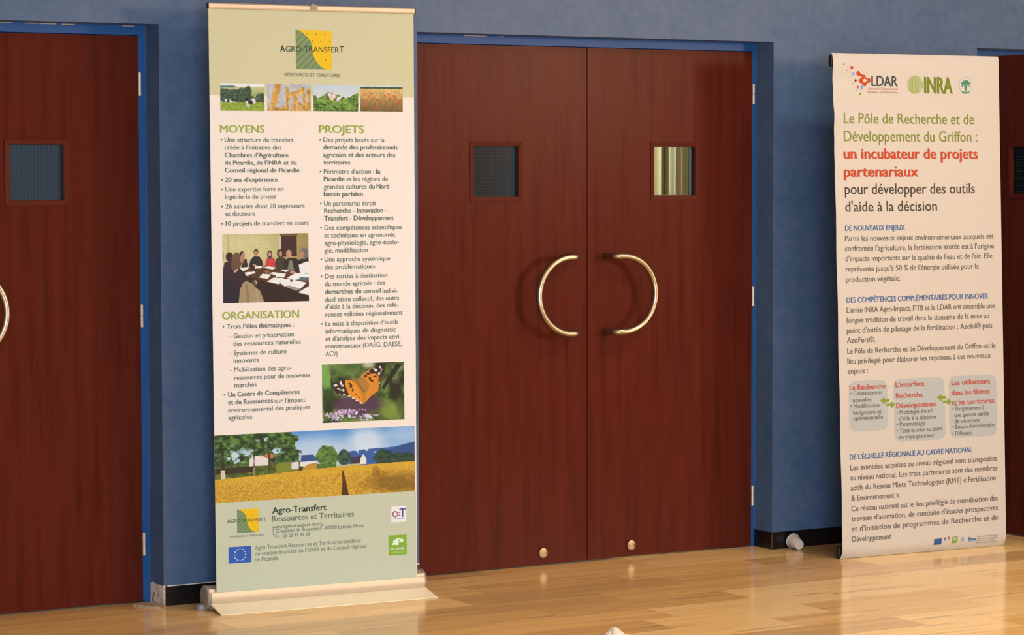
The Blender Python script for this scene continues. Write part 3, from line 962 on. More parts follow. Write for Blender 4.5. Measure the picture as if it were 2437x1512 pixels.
PRINT_LEFT = [
('R','band',-0.3949,0.3915,1.7586,2.0781,(218,199,152),1),
('T','h_m','MOYENS',-0.3545,-0.1893,1.6284,0.0266,'G',1),
('T','h_p','PROJETS',0.0193,0.1931,1.6293,0.0271,'G',1),
('T','h_o','ORGANISATION',-0.3558,-0.0658,0.9728,0.027,'G',1),
('T','t_m','Une structure de transfert',-0.3383,-0.0792,1.5963,0.0161,'N',0),
('T','t_m',"créée à l'initiative des",-0.3386,-0.1261,1.5693,0.0161,'N',0),
('T','t_m',"Chambres d'Agriculture",-0.3381,-0.0995,1.5428,0.0161,'N',1),
('T','t_m',"de Picardie, de l'INRA et du",-0.3384,-0.0692,1.5164,0.0161,'N',1),
('T','t_m','Conseil régional de Picardie',-0.3388,-0.0583,1.4896,0.0161,'N',1),
('T','t_m',"20 ans d'expérience",-0.3383,-0.1405,1.4564,0.0162,'N',1),
('T','t_m','Une expertise forte en',-0.338,-0.1196,1.4233,0.0162,'N',0),
('T','t_m','ingénierie de projet',-0.3391,-0.1477,1.3967,0.0162,'N',0),
('T','t_m','26 salariés dont 20 ingénieurs',-0.3383,-0.04,1.3635,0.0162,'N',0),
('T','t_m','et docteurs',-0.3387,-0.2278,1.337,0.0162,'N',0),
('T','t_m','10 projets',-0.3381,-0.2396,1.3031,0.0162,'N',1),
('T','t_m','de transfert en cours',-0.2325,-0.0253,1.303,0.0163,'N',0),
('E','t_m',-0.35,1.6036,0.0033,0.0032,'N',1),
('E','t_m',-0.3505,1.4638,0.0033,0.0032,'N',1),
('E','t_m',-0.3506,1.4307,0.0033,0.0032,'N',1),
('E','t_m',-0.3508,1.3709,0.0033,0.0032,'N',1),
('E','t_m',-0.351,1.3106,0.0033,0.0032,'N',1),
('T','t_p','Des projets basés sur la',0.0358,0.2736,1.5973,0.0164,'N',0),
('T','t_p','demande des professionnels',0.0355,0.325,1.5706,0.0164,'N',1),
('T','t_p','agricoles et des acteurs des',0.0353,0.3155,1.5436,0.0164,'N',1),
('T','t_p','territoires',0.0357,0.1383,1.517,0.0164,'N',1),
('T','t_p',"Périmètre d'action :",0.036,0.2318,1.4844,0.0164,'N',0),
('T','t_p','la',0.2394,0.2563,1.484,0.0166,'N',1),
('T','t_p','Picardie',0.0357,0.116,1.4572,0.0164,'N',1),
('T','t_p','et les régions de',0.1237,0.2861,1.4574,0.0165,'N',0),
('T','t_p','grandes cultures du',0.0354,0.2338,1.4305,0.0165,'N',0),
('T','t_p','Nord',0.2416,0.2902,1.4305,0.0166,'N',1),
('T','t_p','bassin parisien',0.0355,0.1866,1.4041,0.0165,'N',1),
('T','t_p','Un partenariat étroit',0.0359,0.2384,1.3706,0.0165,'N',0),
('T','t_p','Recherche - Innovation -',0.0363,0.281,1.3442,0.0165,'N',1),
('T','t_p','Transfert - Développement',0.0361,0.3078,1.3174,0.0165,'N',1),
('T','t_p','Des compétences scientifiques',0.0367,0.3411,1.2836,0.0165,'N',0),
('T','t_p','et techniques en agronomie,',0.0356,0.3167,1.2567,0.0165,'N',0),
('T','t_p','agro-physiologie, agro-écolo-',0.0357,0.3285,1.2291,0.0165,'N',0),
('T','t_p','gie, modélisation',0.036,0.2038,1.2024,0.0165,'N',0),
('T','t_p','Une approche systémique',0.0357,0.2927,1.1705,0.0165,'N',0),
('T','t_p','des problématiques',0.0362,0.2326,1.1431,0.0165,'N',0),
('T','t_p','Des sorties à destination',0.0362,0.2804,1.1097,0.0166,'N',0),
('T','t_p','du monde agricole : des',0.036,0.2713,1.0826,0.0166,'N',0),
('T','t_p','démarches de conseil',0.0362,0.2541,1.0542,0.0166,'N',1),
('T','t_p','indivi-',0.2618,0.3205,1.0524,0.0168,'N',0),
('T','t_p','duel et/ou collectif, des outils',0.0359,0.3264,1.0266,0.0166,'N',0),
('T','t_p',"d'aide à la décision, des réfé-",0.0364,0.3245,1.0005,0.0166,'N',0),
('T','t_p','rences validées régionalement',0.0366,0.3396,0.9727,0.0166,'N',0),
('T','t_p',"La mise à disposition d'outils",0.0363,0.3227,0.939,0.0166,'N',0),
('T','t_p','informatiques de diagnostic',0.0367,0.3121,0.912,0.0166,'N',0),
('T','t_p',"et d'analyse des impacts envi-",0.0364,0.3332,0.8854,0.0166,'N',0),
('T','t_p','ronnementaux (DAEG, DAESE,',0.0361,0.3352,0.8581,0.0166,'N',0),
('T','t_p','ACV)',0.0359,0.0819,0.8309,0.0167,'N',0),
('E','t_p',0.0233,1.6047,0.0034,0.0033,'N',1),
('E','t_p',0.0232,1.4919,0.0034,0.0033,'N',1),
('E','t_p',0.0231,1.3782,0.0034,0.0033,'N',1),
('E','t_p',0.0231,1.2913,0.0034,0.0033,'N',1),
('E','t_p',0.023,1.1782,0.0034,0.0033,'N',1),
('E','t_p',0.023,1.1175,0.0034,0.0033,'N',1),
('E','t_p',0.0229,0.947,0.0034,0.0033,'N',1),
('T','t_o','Trois Pôles thématiques :',-0.3396,-0.0857,0.9403,0.0163,'N',1),
('T','t_o','- Gestion et préservation',-0.3294,-0.0864,0.906,0.0163,'N',0),
('T','t_o','des ressources naturelles',-0.3156,-0.0594,0.8788,0.0164,'N',0),
('T','t_o','- Systèmes de culture',-0.3302,-0.1151,0.8455,0.0164,'N',0),
('T','t_o','innovants',-0.3156,-0.2212,0.8188,0.0164,'N',0),
('T','t_o','- Mobilisation des agro-',-0.3301,-0.0964,0.7863,0.0164,'N',0),
('T','t_o','ressources pour de nouveaux',-0.3143,-0.0236,0.7583,0.0164,'N',0),
('T','t_o','marchés',-0.3141,-0.2302,0.7314,0.0164,'N',0),
('T','t_o','Un Centre de Compétences',-0.3379,-0.0672,0.6989,0.0164,'N',1),
('T','t_o','et de Ressources',-0.3383,-0.1691,0.6715,0.0164,'N',1),
('T','t_o',"sur l'impact",-0.1622,-0.0443,0.6692,0.0165,'N',0),
('T','t_o','environnemental des pratiques',-0.3387,-0.0267,0.643,0.0164,'N',0),
('T','t_o','agricoles',-0.3384,-0.2483,0.6169,0.0164,'N',0),
('E','t_o',-0.3524,0.9481,0.0033,0.0033,'N',1),
('E','t_o',-0.3519,0.7069,0.0033,0.0033,'N',1),
('R','img',-0.3525,-0.1876,1.705,1.8006,'meadow',1),
('R','img',-0.1774,-0.0112,1.7061,1.801,'wheat_ears',1),
('R','img',-0.0009,0.1719,1.7064,1.7999,'potato_flowers',1),
('R','img',0.1806,0.347,1.7072,1.7996,'poppies',1),
('R','img',-0.352,-0.0262,1.0308,1.2734,'meeting',1),
('R','img',0.0212,0.3449,0.5894,0.8007,'butterfly',1),
('R','img',-0.397,0.3851,0.3225,0.5634,'field',1),
('R','band2',-0.3941,0.3892,0.0006,0.3225,(206,197,163),1),
('R','img',-0.0668,0.0708,1.8538,1.9916,'logo',1),
('T','logo_t','A',-0.1254,-0.1083,1.9143,0.0219,(45,55,35),1),
('T','logo_t','GRO-TRANSFER',-0.1051,0.0991,1.9147,0.0194,(70,78,50),0),
('T','logo_t','T',0.1016,0.1172,1.9172,0.0201,(50,55,40),1),
('T','logo_s','RESSOURCES ET TERRITOIRES',-0.1101,0.1029,1.8276,0.0121,(120,112,80),0),
('R','img',-0.3111,-0.2294,0.2103,0.2954,'logo2',1),
('T','logo2_t','A',-0.3474,-0.336,0.2494,0.012,(60,70,50),1),
('T','logo2_t','GRO-TRANSFER',-0.3344,-0.2147,0.249,0.0114,(85,95,65),0),
('T','logo2_t','T',-0.2123,-0.202,0.2482,0.0115,(70,75,55),1),
('T','logo2_s','RESSOURCES ET TERRITOIRES',-0.3381,-0.2104,0.195,0.0065,(130,130,110),0),
('T','t_c','Agro-Transfert',-0.1761,0.0328,0.2731,0.022,(45,58,42),1),
('T','t_c','Ressources et Territoires',-0.1776,0.1402,0.2429,0.0212,(105,110,88),0),
('T','t_c','www.agro-transfert-rt.org',-0.1773,0.0167,0.2184,0.013,(118,122,98),0),
('T','t_c','2 Chaussée de Brunehaut - 80200 Estrées-Mons',-0.1775,0.1781,0.2022,0.013,(118,122,98),0),
('T','t_c','Tél. : 03 22 97 89 28',-0.1761,-0.0333,0.1836,0.0131,(118,122,98),0),
('T','t_d','Agro-Transfert Ressources et Territoires bénéficie',-0.2452,0.1671,0.1467,0.0145,(128,130,108),0),
('T','t_d','du soutien financier du FEDER et du Conseil régional',-0.2443,0.1891,0.1254,0.0145,(128,130,108),0),
('T','t_d','de Picardie',-0.2446,-0.1553,0.1041,0.0145,(128,130,108),0),
('R','eu',-0.3451,-0.2581,0.1029,0.162,(50,92,168),2),
('R','cdt',0.2893,0.3488,0.2115,0.271,(246,226,214),2),
('T','cdt','C',0.2939,0.3108,0.2308,0.0217,(170,60,75),1),
('T','cdt','D',0.3116,0.3251,0.2336,0.0155,(150,60,85),1),
('T','cdt','T',0.3226,0.3462,0.2298,0.031,(65,80,140),1),
('T','cdt','CENTRE DE DEVELOPPEMENT',0.2972,0.3411,0.2221,0.004,(150,130,160),0),
('R','pic',0.2775,0.3502,0.0896,0.1636,(142,172,52),2),
('P','pic',[(0.2983,0.1475),(0.3118,0.1477),(0.3084,0.139),(0.2949,0.1388)],(240,240,215),3),
('P','pic',[(0.2949,0.1368),(0.3084,0.137),(0.3049,0.1284),(0.2914,0.128)],(240,240,215),3),
('T','pic','P',0.3083,0.3353,0.1266,0.0233,(240,240,215),2),
('T','pic','PICARDIE',0.2888,0.3386,0.11,0.0078,(235,238,205),1),
('T','pic','LA RÉGION',0.2895,0.3368,0.0983,0.0053,(205,215,150),0)]

PRINT_RIGHT = [
('T','ldar','LDAR',-0.2253,-0.0997,1.8896,0.04,(75,75,70),1),
('T','ldar','Laboratoire Départemental',-0.2481,-0.0987,1.875,0.0087,(232,150,110),0),
('T','ldar',"d'Analyses et de Recherche",-0.2484,-0.099,1.8617,0.0087,(232,150,110),0),
('E','ldar',-0.3223,1.9614,0.0075,0.0061,(225,78,40),1),
('E','ldar',-0.2899,1.9384,0.0093,0.0094,(225,78,40),1),
('E','ldar',-0.263,1.9256,0.0093,0.008,(225,78,40),1),
('E','ldar',-0.2773,1.9093,0.0104,0.009,(225,78,40),1),
('E','ldar',-0.2366,1.9118,0.0064,0.0109,(225,78,40),1),
('E','ldar',-0.2591,1.8954,0.0099,0.008,(225,78,40),1),
('E','ldar',-0.3131,1.9357,0.0058,0.0071,(140,185,215),1),
('E','ldar',-0.3022,1.9099,0.0052,0.0061,(110,75,50),1),
('E','ldar',-0.2732,1.8839,0.007,0.0094,(130,175,205),1),
('E','ldar',-0.2929,1.8841,0.0046,0.0061,(225,78,40),1),
('E','ldar',-0.3612,1.974,0.0035,0.0019,(85,70,50),1),
('E','ldar',-0.3457,1.9493,0.0029,0.0019,(85,70,50),1),
('E','ldar',-0.329,1.9237,0.0017,0.0014,(85,70,50),1),
('E','ldar',-0.3157,1.8979,0.0029,0.0024,(225,78,40),1),
('E','ldar',-0.3019,1.8708,0.0023,0.0019,(85,70,50),1),
('E','ldar',-0.2819,1.8583,0.0041,0.0052,(150,150,50),1),
('E','ldar',-0.2869,1.8454,0.0023,0.0019,(85,70,50),1),
('P','ldar',[(-0.287,1.9422),(-0.2606,1.9294),(-0.2654,1.9218),(-0.2918,1.9327)],(225,78,40),1),
('P','ldar',[(-0.2806,1.9168),(-0.2676,1.9269),(-0.2585,1.9209),(-0.2715,1.9094)],(225,78,40),1),
('P','ldar',[(-0.2583,1.9271),(-0.2377,1.9156),(-0.2378,1.9089),(-0.2631,1.9209)],(225,78,40),1),
('P','ldar',[(-0.2772,1.915),(-0.2566,1.8992),(-0.2626,1.8916),(-0.2821,1.9026)],(225,78,40),1),
('P','ldar',[(-0.2636,1.8991),(-0.24,1.9146),(-0.2355,1.9071),(-0.2568,1.8907)],(225,78,40),1),
('P','inra',[(-0.0493,1.9111),(-0.0462,1.9111),(-0.0469,1.8825),(-0.0499,1.8825)],(168,172,78),2),
('P','inra',[(-0.0432,1.9206),(-0.0401,1.9207),(-0.0411,1.8731),(-0.0442,1.8731)],(176,182,88),2),
('P','inra',[(-0.0371,1.9263),(-0.0341,1.9263),(-0.0353,1.8676),(-0.0384,1.8676)],(168,172,78),2),
('P','inra',[(-0.0311,1.9301),(-0.0281,1.9301),(-0.0295,1.864),(-0.0326,1.864)],(176,182,88),2),
('P','inra',[(-0.0252,1.9325),(-0.0221,1.9326),(-0.0236,1.8617),(-0.0267,1.8616)],(168,172,78),2),
('P','inra',[(-0.0192,1.934),(-0.0161,1.934),(-0.0177,1.8604),(-0.0208,1.8603)],(176,182,88),2),
('P','inra',[(-0.0133,1.9345),(-0.0102,1.9346),(-0.0118,1.86),(-0.0149,1.86)],(168,172,78),2),
('P','inra',[(-0.0073,1.9342),(-0.0043,1.9342),(-0.0058,1.8605),(-0.0089,1.8605)],(176,182,88),2),
('P','inra',[(-0.0014,1.9329),(0.0017,1.9329),(0.0001,1.862),(-0.003,1.8619)],(168,172,78),2),
('P','inra',[(0.0045,1.9306),(0.0075,1.9306),(0.0061,1.8644),(0.003,1.8644)],(176,182,88),2),
('P','inra',[(0.0103,1.927),(0.0134,1.927),(0.0122,1.8682),(0.0091,1.8682)],(168,172,78),2),
('P','inra',[(0.0161,1.9215),(0.0192,1.9215),(0.0182,1.8738),(0.0151,1.8738)],(176,182,88),2),
('P','inra',[(0.0219,1.9121),(0.025,1.9121),(0.0244,1.8834),(0.0213,1.8834)],(168,172,78),2),
('E','inra',-0.0125,1.8973,0.0369,0.0358,(214,205,140),1),
('T','inra','INRA',0.0344,0.1723,1.8644,0.064,(132,140,34),2),
('E','itb',0.2407,1.8982,0.0346,0.0343,(196,196,160),1),
('E','itb',0.2407,1.8982,0.0316,0.0314,(243,218,185),2),
('E','itb',0.241,1.9118,0.0055,0.0097,(70,150,100),3),
('E','itb',0.2306,1.9097,0.0055,0.0087,(70,150,100),3),
('E','itb',0.2512,1.91,0.0055,0.0087,(70,150,100),3),
('E','itb',0.2226,1.9057,0.0061,0.0043,(70,150,100),3),
('E','itb',0.2591,1.9062,0.0061,0.0044,(70,150,100),3),
('P','itb',[(0.2317,1.902),(0.2499,1.9022),(0.2439,1.8765),(0.2402,1.8717),(0.2366,1.8765)],(70,150,100),3),
('P','itb',[(0.2196,1.8758),(0.2401,1.8702),(0.2609,1.8763),(0.2571,1.8685),(0.24,1.8634),(0.2231,1.8681)],(70,150,100),3),
('T','itb','I',0.2217,0.227,1.8907,0.0153,(90,150,105),1),
('T','itb','B',0.2526,0.2644,1.8911,0.0153,(90,150,105),1),
('T','title1','Le Pôle de Recherche et de',-0.3668,0.2807,1.7407,0.0414,(150,148,52),0.4),
('T','title1','Développement du Griffon :',-0.3668,0.2958,1.6697,0.0415,(150,148,52),0.4),
('T','title2','un incubateur de projets',-0.367,0.2962,1.6003,0.0415,(225,78,40),1.5),
('T','title2','partenariaux',-0.3677,-0.0067,1.5295,0.0416,(225,78,40),1.5),
('T','title3','pour développer des outils',-0.3665,0.2782,1.46,0.0416,(85,70,50),0.4),
('T','title3',"d'aide à la décision",-0.3673,0.0855,1.3901,0.0416,(85,70,50),0.4),
('T','h1','DE NOUVEAUX ENJEUX',-0.3699,-0.0769,1.3146,0.021,(82,112,150),1),
('T','p1','Parmi les nouveaux enjeux environnementaux auxquels est',-0.3708,0.3704,1.2741,0.0217,'N2',0.3),
('T','p1',"confrontée l'agriculture, la fertilisation azotée est à l'origine",-0.371,0.3714,1.2339,0.0217,'N2',0.3),
('T','p1',"d'impacts importants sur la qualité de l'eau et de l'air. Elle",-0.3699,0.3628,1.1933,0.0217,'N2',0.3),
('T','p1',"représente jusqu'à 50 % de l'énergie utilisée pour la",-0.3694,0.292,1.1522,0.0217,'N2',0.3),
('T','p1','production végétale.',-0.3704,-0.1043,1.1106,0.0217,'N2',0.3),
('T','h2','DES COMPÉTENCES COMPLÉMENTAIRES POUR INNOVER',-0.3697,0.3386,1.0287,0.0211,(82,112,150),1),
('T','p2',"L'unité INRA Agro-Impact, l'ITB et le LDAR ont ensemble une",-0.3706,0.3706,0.9884,0.0218,'N2',0.3),
('T','p2','longue tradition de travail dans le domaine de la mise au',-0.3704,0.3408,0.9477,0.0218,'N2',0.3),
('T','p2',"point d'outils de pilotage de la fertilisation : Azobil® puis",-0.3705,0.3565,0.9071,0.0218,'N2',0.3),
('T','p2','AzoFert®.',-0.3708,-0.2341,0.8677,0.0218,'N2',0.3),
('T','p2b','Le Pôle de Recherche et de Développement du Griffon est le',-0.3696,0.3716,0.8242,0.0218,'N2',0.3),
('T','p2b','lieu privilégié pour élaborer les réponses à ces nouveaux',-0.3699,0.3463,0.7842,0.0218,'N2',0.3),
('T','p2b','enjeux :',-0.3702,-0.2707,0.7443,0.0218,'N2',0.3),
('T','h3',"DE L'ÉCHELLE RÉGIONALE AU CADRE NATIONAL",-0.3683,0.2435,0.3996,0.0209,(82,112,150),1),
('T','p3','Les avancées acquises au niveau régional sont transposées',-0.3674,0.3704,0.357,0.0219,'N2',0.3),
('T','p3','au niveau national. Les trois partenaires sont des membres',-0.3684,0.3711,0.3168,0.022,'N2',0.3),
('T','p3','actifs du Réseau Mixte Technologique (RMT) « Fertilisation',-0.3679,0.3616,0.276,0.022,'N2',0.3),
('T','p3','& Environnement ».',-0.3668,-0.1255,0.2346,0.022,'N2',0.3),
('T','p3b','Ce réseau national est le lieu privilégié de coordination des',-0.3668,0.371,0.1918,0.022,'N2',0.3),
('T','p3b',"travaux d'animation, de conduite d'études prospectives",-0.3661,0.3702,0.1516,0.022,'N2',0.3),
('T','p3b',"et d'initiation de programmes de Recherche et de",-0.3666,0.3705,0.1106,0.022,'N2',0.3),
('T','p3b','Développement',-0.3645,-0.1731,0.0684,0.022,'N2',0.3),
('B','box1',-0.3683,-0.1772,0.5107,0.7135,(210,198,176),1),
('B','box2',-0.1481,0.1083,0.4595,0.7151,(210,198,176),1),
('B','box3',0.1295,0.3731,0.4614,0.7154,(210,198,176),1),
('T','box1','La Recherche',-0.3636,-0.1868,0.6792,0.0202,(222,88,58),1),
('T','box2',"L'interface",-0.1366,0.0056,0.6812,0.0204,(222,88,58),1),
('T','box2','Recherche',-0.1361,-0.0023,0.6373,0.0204,(222,88,58),1),
('T','box2','Développement',-0.1364,0.0647,0.5968,0.0204,(222,88,58),1),
('T','box3','Les utilisateurs',0.1439,0.3406,0.6782,0.0206,(222,88,58),1),
('T','box3','dans les filières',0.1431,0.337,0.637,0.0206,(222,88,58),1),
('T','box3','et les territoires',0.1423,0.3601,0.5976,0.0206,(222,88,58),1),
('T','box1','• Connaissances',-0.3611,-0.2045,0.6569,0.0168,(122,108,90),0.3),
('T','box1','nouvelles',-0.3494,-0.258,0.6296,0.0168,(122,108,90),0.3),
('T','box1','• Modélisation',-0.3616,-0.2207,0.6059,0.0168,(122,108,90),0.3),
('T','box1','Intégrative et',-0.3485,-0.211,0.5794,0.0168,(122,108,90),0.3),
('T','box1','opérationnelle',-0.3491,-0.2038,0.5571,0.0168,(122,108,90),0.3),
('T','box2',"• Prototype d'outil",-0.1355,0.0432,0.5714,0.017,(122,108,90),0.3),
('T','box2',"d'aide à la décision",-0.1237,0.0603,0.5457,0.017,(122,108,90),0.3),
('T','box2','• Paramétrage',-0.1366,0.0043,0.5227,0.017,(122,108,90),0.3),
('T','box2','• Tests et mise au point',-0.1371,0.0911,0.4965,0.017,(122,108,90),0.3),
('T','box2','en vraie grandeur',-0.1254,0.0515,0.4711,0.017,(122,108,90),0.3),
('T','box3','• Élargissement à',0.1439,0.309,0.5732,0.0172,(122,108,90),0.3),
('T','box3','une gamme variée',0.1562,0.3337,0.5468,0.0172,(122,108,90),0.3),
('T','box3','de situations',0.1557,0.2816,0.5223,0.0172,(122,108,90),0.3),
('T','box3',"• Boucle d'amélioration",0.1437,0.3615,0.4991,0.0172,(122,108,90),0.3),
('T','box3','• Diffusion',0.1431,0.2406,0.4715,0.0172,(122,108,90),0.3),
('P','arrows',[(-0.2154,0.6301),(-0.1924,0.6454),(-0.1926,0.6353),(-0.1693,0.6343),(-0.1695,0.6242),(-0.1929,0.624),(-0.1917,0.615)],(150,165,48),2),
('P','arrows',[(-0.1416,0.6117),(-0.1625,0.6284),(-0.1628,0.6171),(-0.1848,0.6164),(-0.185,0.6074),(-0.163,0.607),(-0.1633,0.5958)],(150,165,48),2),
('P','arrows2',[(0.0676,0.6304),(0.0911,0.6459),(0.0909,0.6357),(0.1148,0.6347),(0.1146,0.6244),(0.0906,0.6243),(0.0918,0.6152)],(150,165,48),2),
('P','arrows2',[(0.1433,0.6118),(0.1217,0.6287),(0.1215,0.6173),(0.0989,0.6166),(0.0987,0.6075),(0.1213,0.6071),(0.121,0.5957)],(150,165,48),2),
('P','flag',[(0.0414,0.052),(0.0795,0.0529),(0.079,0.0277),(0.0409,0.0275)],(68,92,140),1),
('P','repub',[(0.093,0.0537),(0.1029,0.0564),(0.1027,0.0444),(0.0927,0.0422)],(95,105,150),1),
('P','repub',[(0.1028,0.0496),(0.1106,0.0525),(0.1105,0.045),(0.1026,0.0427)],(240,225,210),2),
('P','repub',[(0.1107,0.0559),(0.1192,0.0588),(0.119,0.0468),(0.1105,0.0445)],(205,90,80),1),
('P','green',[(0.1333,0.0544),(0.1611,0.056),(0.1605,0.029),(0.1328,0.028)],(150,175,65),1),
('T','green','P',0.1416,0.1524,0.039,0.0121,(240,235,210),1),
('P','figure',[(0.1776,0.0301),(0.1822,0.0471),(0.1866,0.0542),(0.1908,0.0482),(0.1948,0.0318),(0.1898,0.0333),(0.1864,0.0439),(0.1819,0.0316)],(140,165,180),1),
('P','agency',[(0.2149,0.042),(0.2565,0.0426),(0.2562,0.0294),(0.2147,0.0293)],(105,125,160),1),
('E','agency',0.2221,0.0449,0.0071,0.0046,(150,140,100),1),
('T','agency','Seine',0.2189,0.2535,0.0285,0.0087,(240,225,205),1),
('T','agency',"Opération cofinancée par l'Union Européenne",0.2604,0.3693,0.0457,0.0056,(175,150,125),0),
('T','agency','dans le cadre du programme régional',0.2602,0.3669,0.0368,0.0056,(175,150,125),0),
('T','agency','avec le soutien de la Région',0.26,0.3515,0.028,0.0056,(175,150,125),0),
('T','agency','et du département',0.2599,0.3644,0.0191,0.0056,(175,150,125),0)]

# ------------------------------------------------------------------ left banner
B1 = dict(x=-1.37198, y=-0.22573, th=-0.07352, w=0.78419, ht=2.14098, hb=0.063, ln=-0.03538, sk=-0.04079 / 2.07798)
ban = empty('roll_up_banner', (B1['x'], B1['y'], 0), B1['th'])
tag(ban, 'tall roll-up banner with green bands and farm photos, left of the double door', 'banner')
hw = B1['w'] / 2


def loc1(u, v, lay=0):
    return (u + B1['sk'] * v, B1['ln'] * v - 0.00028 * lay, B1['hb'] + v)


v0, v1 = -0.012, 2.066
b = MB()
fr = [loc1(-hw, v0), loc1(hw, v0), loc1(hw, v1), loc1(-hw, v1)]
b.add(fr + [(x, y + 0.0012, z) for x, y, z in fr], [(0, 1, 2, 3), (7, 6, 5, 4), (0, 4, 5, 1), (1, 5, 6, 2), (2, 6, 7, 3), (3, 7, 4, 0)])
sheet = b.build('banner_sheet', M['sheet'], ban)
print_sheet(PRINT_LEFT, loc1, hw, sheet, {
    'band': ('colour_band', 'sage green band across the top'), 'band2': ('colour_band', 'sage green band across the bottom'),
    'h_m': ('heading', 'green heading MOYENS'), 'h_p': ('heading', 'green heading PROJETS'), 'h_o': ('heading', 'green heading ORGANISATION'),
    't_m': ('text_block', 'grey text under MOYENS'), 't_p': ('text_block', 'grey text under PROJETS'), 't_o': ('text_block', 'grey text under ORGANISATION'),
    't_c': ('text_block', 'name and address text on the bottom band'), 't_d': ('text_block', 'grey funding note beside the blue flag'), 'logo_t': ('logo_lettering', 'lettering across the large logo'), 'logo_s': ('logo_lettering', 'small line of lettering under the large logo'), 'logo2_t': ('logo_lettering', 'lettering across the small logo'), 'logo2_s': ('logo_lettering', 'tiny line of lettering under the small logo'),
    'eu': ('flag_emblem', 'blue flag with a ring of stars'), 'cdt': ('emblem', 'small white square emblem with red and blue letters'), 'pic': ('emblem', 'bright green square emblem')},
    {'G': (160, 166, 60), 'N': (100, 106, 88)}, W1, {
    'meadow': (paint_small('meadow'), 'printed_photo', 'photo of cows on a meadow'), 'wheat_ears': (paint_small('wheat_ears'), 'printed_photo', 'photo of ripe wheat ears'),
    'potato_flowers': (paint_small('potato_flowers'), 'printed_photo', 'photo of a green crop with pink flowers'), 'poppies': (paint_small('poppies'), 'printed_photo', 'photo of poppies in a cornfield'),
    'meeting': (paint_meeting(), 'printed_photo', 'photo of people meeting at a table'), 'butterfly': (paint_butterfly(), 'printed_photo', 'photo of an orange butterfly'),
    'field': (paint_field(), 'printed_photo', 'wide photo of a golden wheat field'),
    'logo': (paint_logo(172, 188), 'logo_square', 'large yellow and striped green logo square'), 'logo2': (paint_logo(60, 64), 'logo_square', 'small yellow and striped green logo square')})
# top rail with its clip
b = MB()
zt = B1['hb'] + 2.058
yt = B1['ln'] * 2.058
xs = B1['sk'] * 2.058
prof = [(yt - 0.008, zt + 0.001), (yt - 0.0095, zt + 0.006), (yt - 0.0095, zt + 0.017), (yt - 0.006, zt + 0.021), (yt + 0.004, zt + 0.021), (yt + 0.0095, zt + 0.016), (yt + 0.0095, zt + 0.003), (yt + 0.006, zt)]
rail = b.extrude_x(prof, xs - hw - 0.001, xs + hw + 0.001).build('top_rail', M['alu'], ban, bevel=0.001)
for sg in (-1, 1):
    xa, xb = sorted((xs + sg * (hw + 0.001), xs + sg * (hw + 0.005)))
    MB().extrude_x(prof, xa, xb).build('end_cap', M['black'], rail)
b = MB().box(xs - 0.0135, xs + 0.0135, yt - 0.0125, yt - 0.0096, zt + 0.004, zt + 0.023).box(xs - 0.0135, xs + 0.0135, yt - 0.0125, yt + 0.02, zt + 0.0212, zt + 0.024)
b.box(xs - 0.004, xs + 0.004, yt - 0.004, yt + 0.012, zt + 0.024, zt + 0.028)
b.build('clip', M['cap'], rail, bevel=0.0012)
# base housing: a round-backed cassette with a front shell
YA, RA = 0.041, 0.0425
BX0, BX1 = -0.4165, 0.4245
prof = [(YA + RA * math.cos(math.radians(a)), 0.044 + RA * math.sin(math.radians(a))) for a in range(-215, 101, 9)]
prof += [(YA - 0.006, 0.0855), (YA - 0.030, 0.076), (YA - 0.036, 0.060)]
base = MB().extrude_x(prof, BX0, BX1).build('base_housing', M['alu'], ban, True)
sh = []
for a in range(150, 246, 8):
    sh.append((YA + (RA + 0.007) * math.cos(math.radians(a)), 0.0415 + (RA + 0.004) * math.sin(math.radians(a))))
sh += [(y + 0.004, z + 0.001) for y, z in sh[::-1]]
MB().extrude_x(sh, BX0 + 0.004, BX1 - 0.004).build('front_shell', M['alu'], base, True)
for sg, xe in ((-1, BX0), (1, BX1)):
    M4 = Matrix.Translation((xe, YA, 0.0445)) @ Matrix.Rotation(sg * PI / 2, 4, 'Y')
    MB().lathe([(0.0440, 0.0), (0.0440, 0.004), (0.041, 0.0075), (0.030, 0.0085), (0.0, 0.0085)], 40, 0, M4).build('end_cap', M['cap'], base, True)
pf = [(YA - 0.036, 0.0275), (YA - 0.044, 0.0255), (-0.108, 0.0032), (-0.110, 0.0012), (-0.108, 0.0), (-0.104, 0.0005), (YA - 0.040, 0.0225), (YA - 0.034, 0.0245)]
MB().extrude_x(pf, BX0 + 0.002, BX1 + 0.000).build('foot_plate', M['plate'], ban)
for fx in (BX0 + 0.005, BX1 + 0.012):
    b = MB().lathe([(0.018, 0.0), (0.020, 0.004), (0.019, 0.014), (0.014, 0.020), (0.0, 0.022)], 24, 0, Matrix.Translation((fx - 0.02, YA + 0.006, 0)))
    b.build('rear_foot', M['foot'], base, True)
MB().tube([(0.0, YA + 0.004, 0.075), (xs, yt + 0.0145, zt + 0.020)], 0.0065, 14).build('support_pole', M['alu'], ban, True)

# ------------------------------------------------------------------ right banner
B2 = dict(x=1.30229, y=-0.41122, th=-0.05023, w=0.82424, ht=2.0175, hb=0.0, ln=-0.00252, sk=-0.06574 / 2.0175)
ban2 = empty('printed_banner', (B2['x'], B2['y'], 0), B2['th'])
tag(ban2, 'white banner with red, green and black text, standing in front of the open door', 'banner')
hw2 = B2['w'] / 2
H2 = B2['ht']


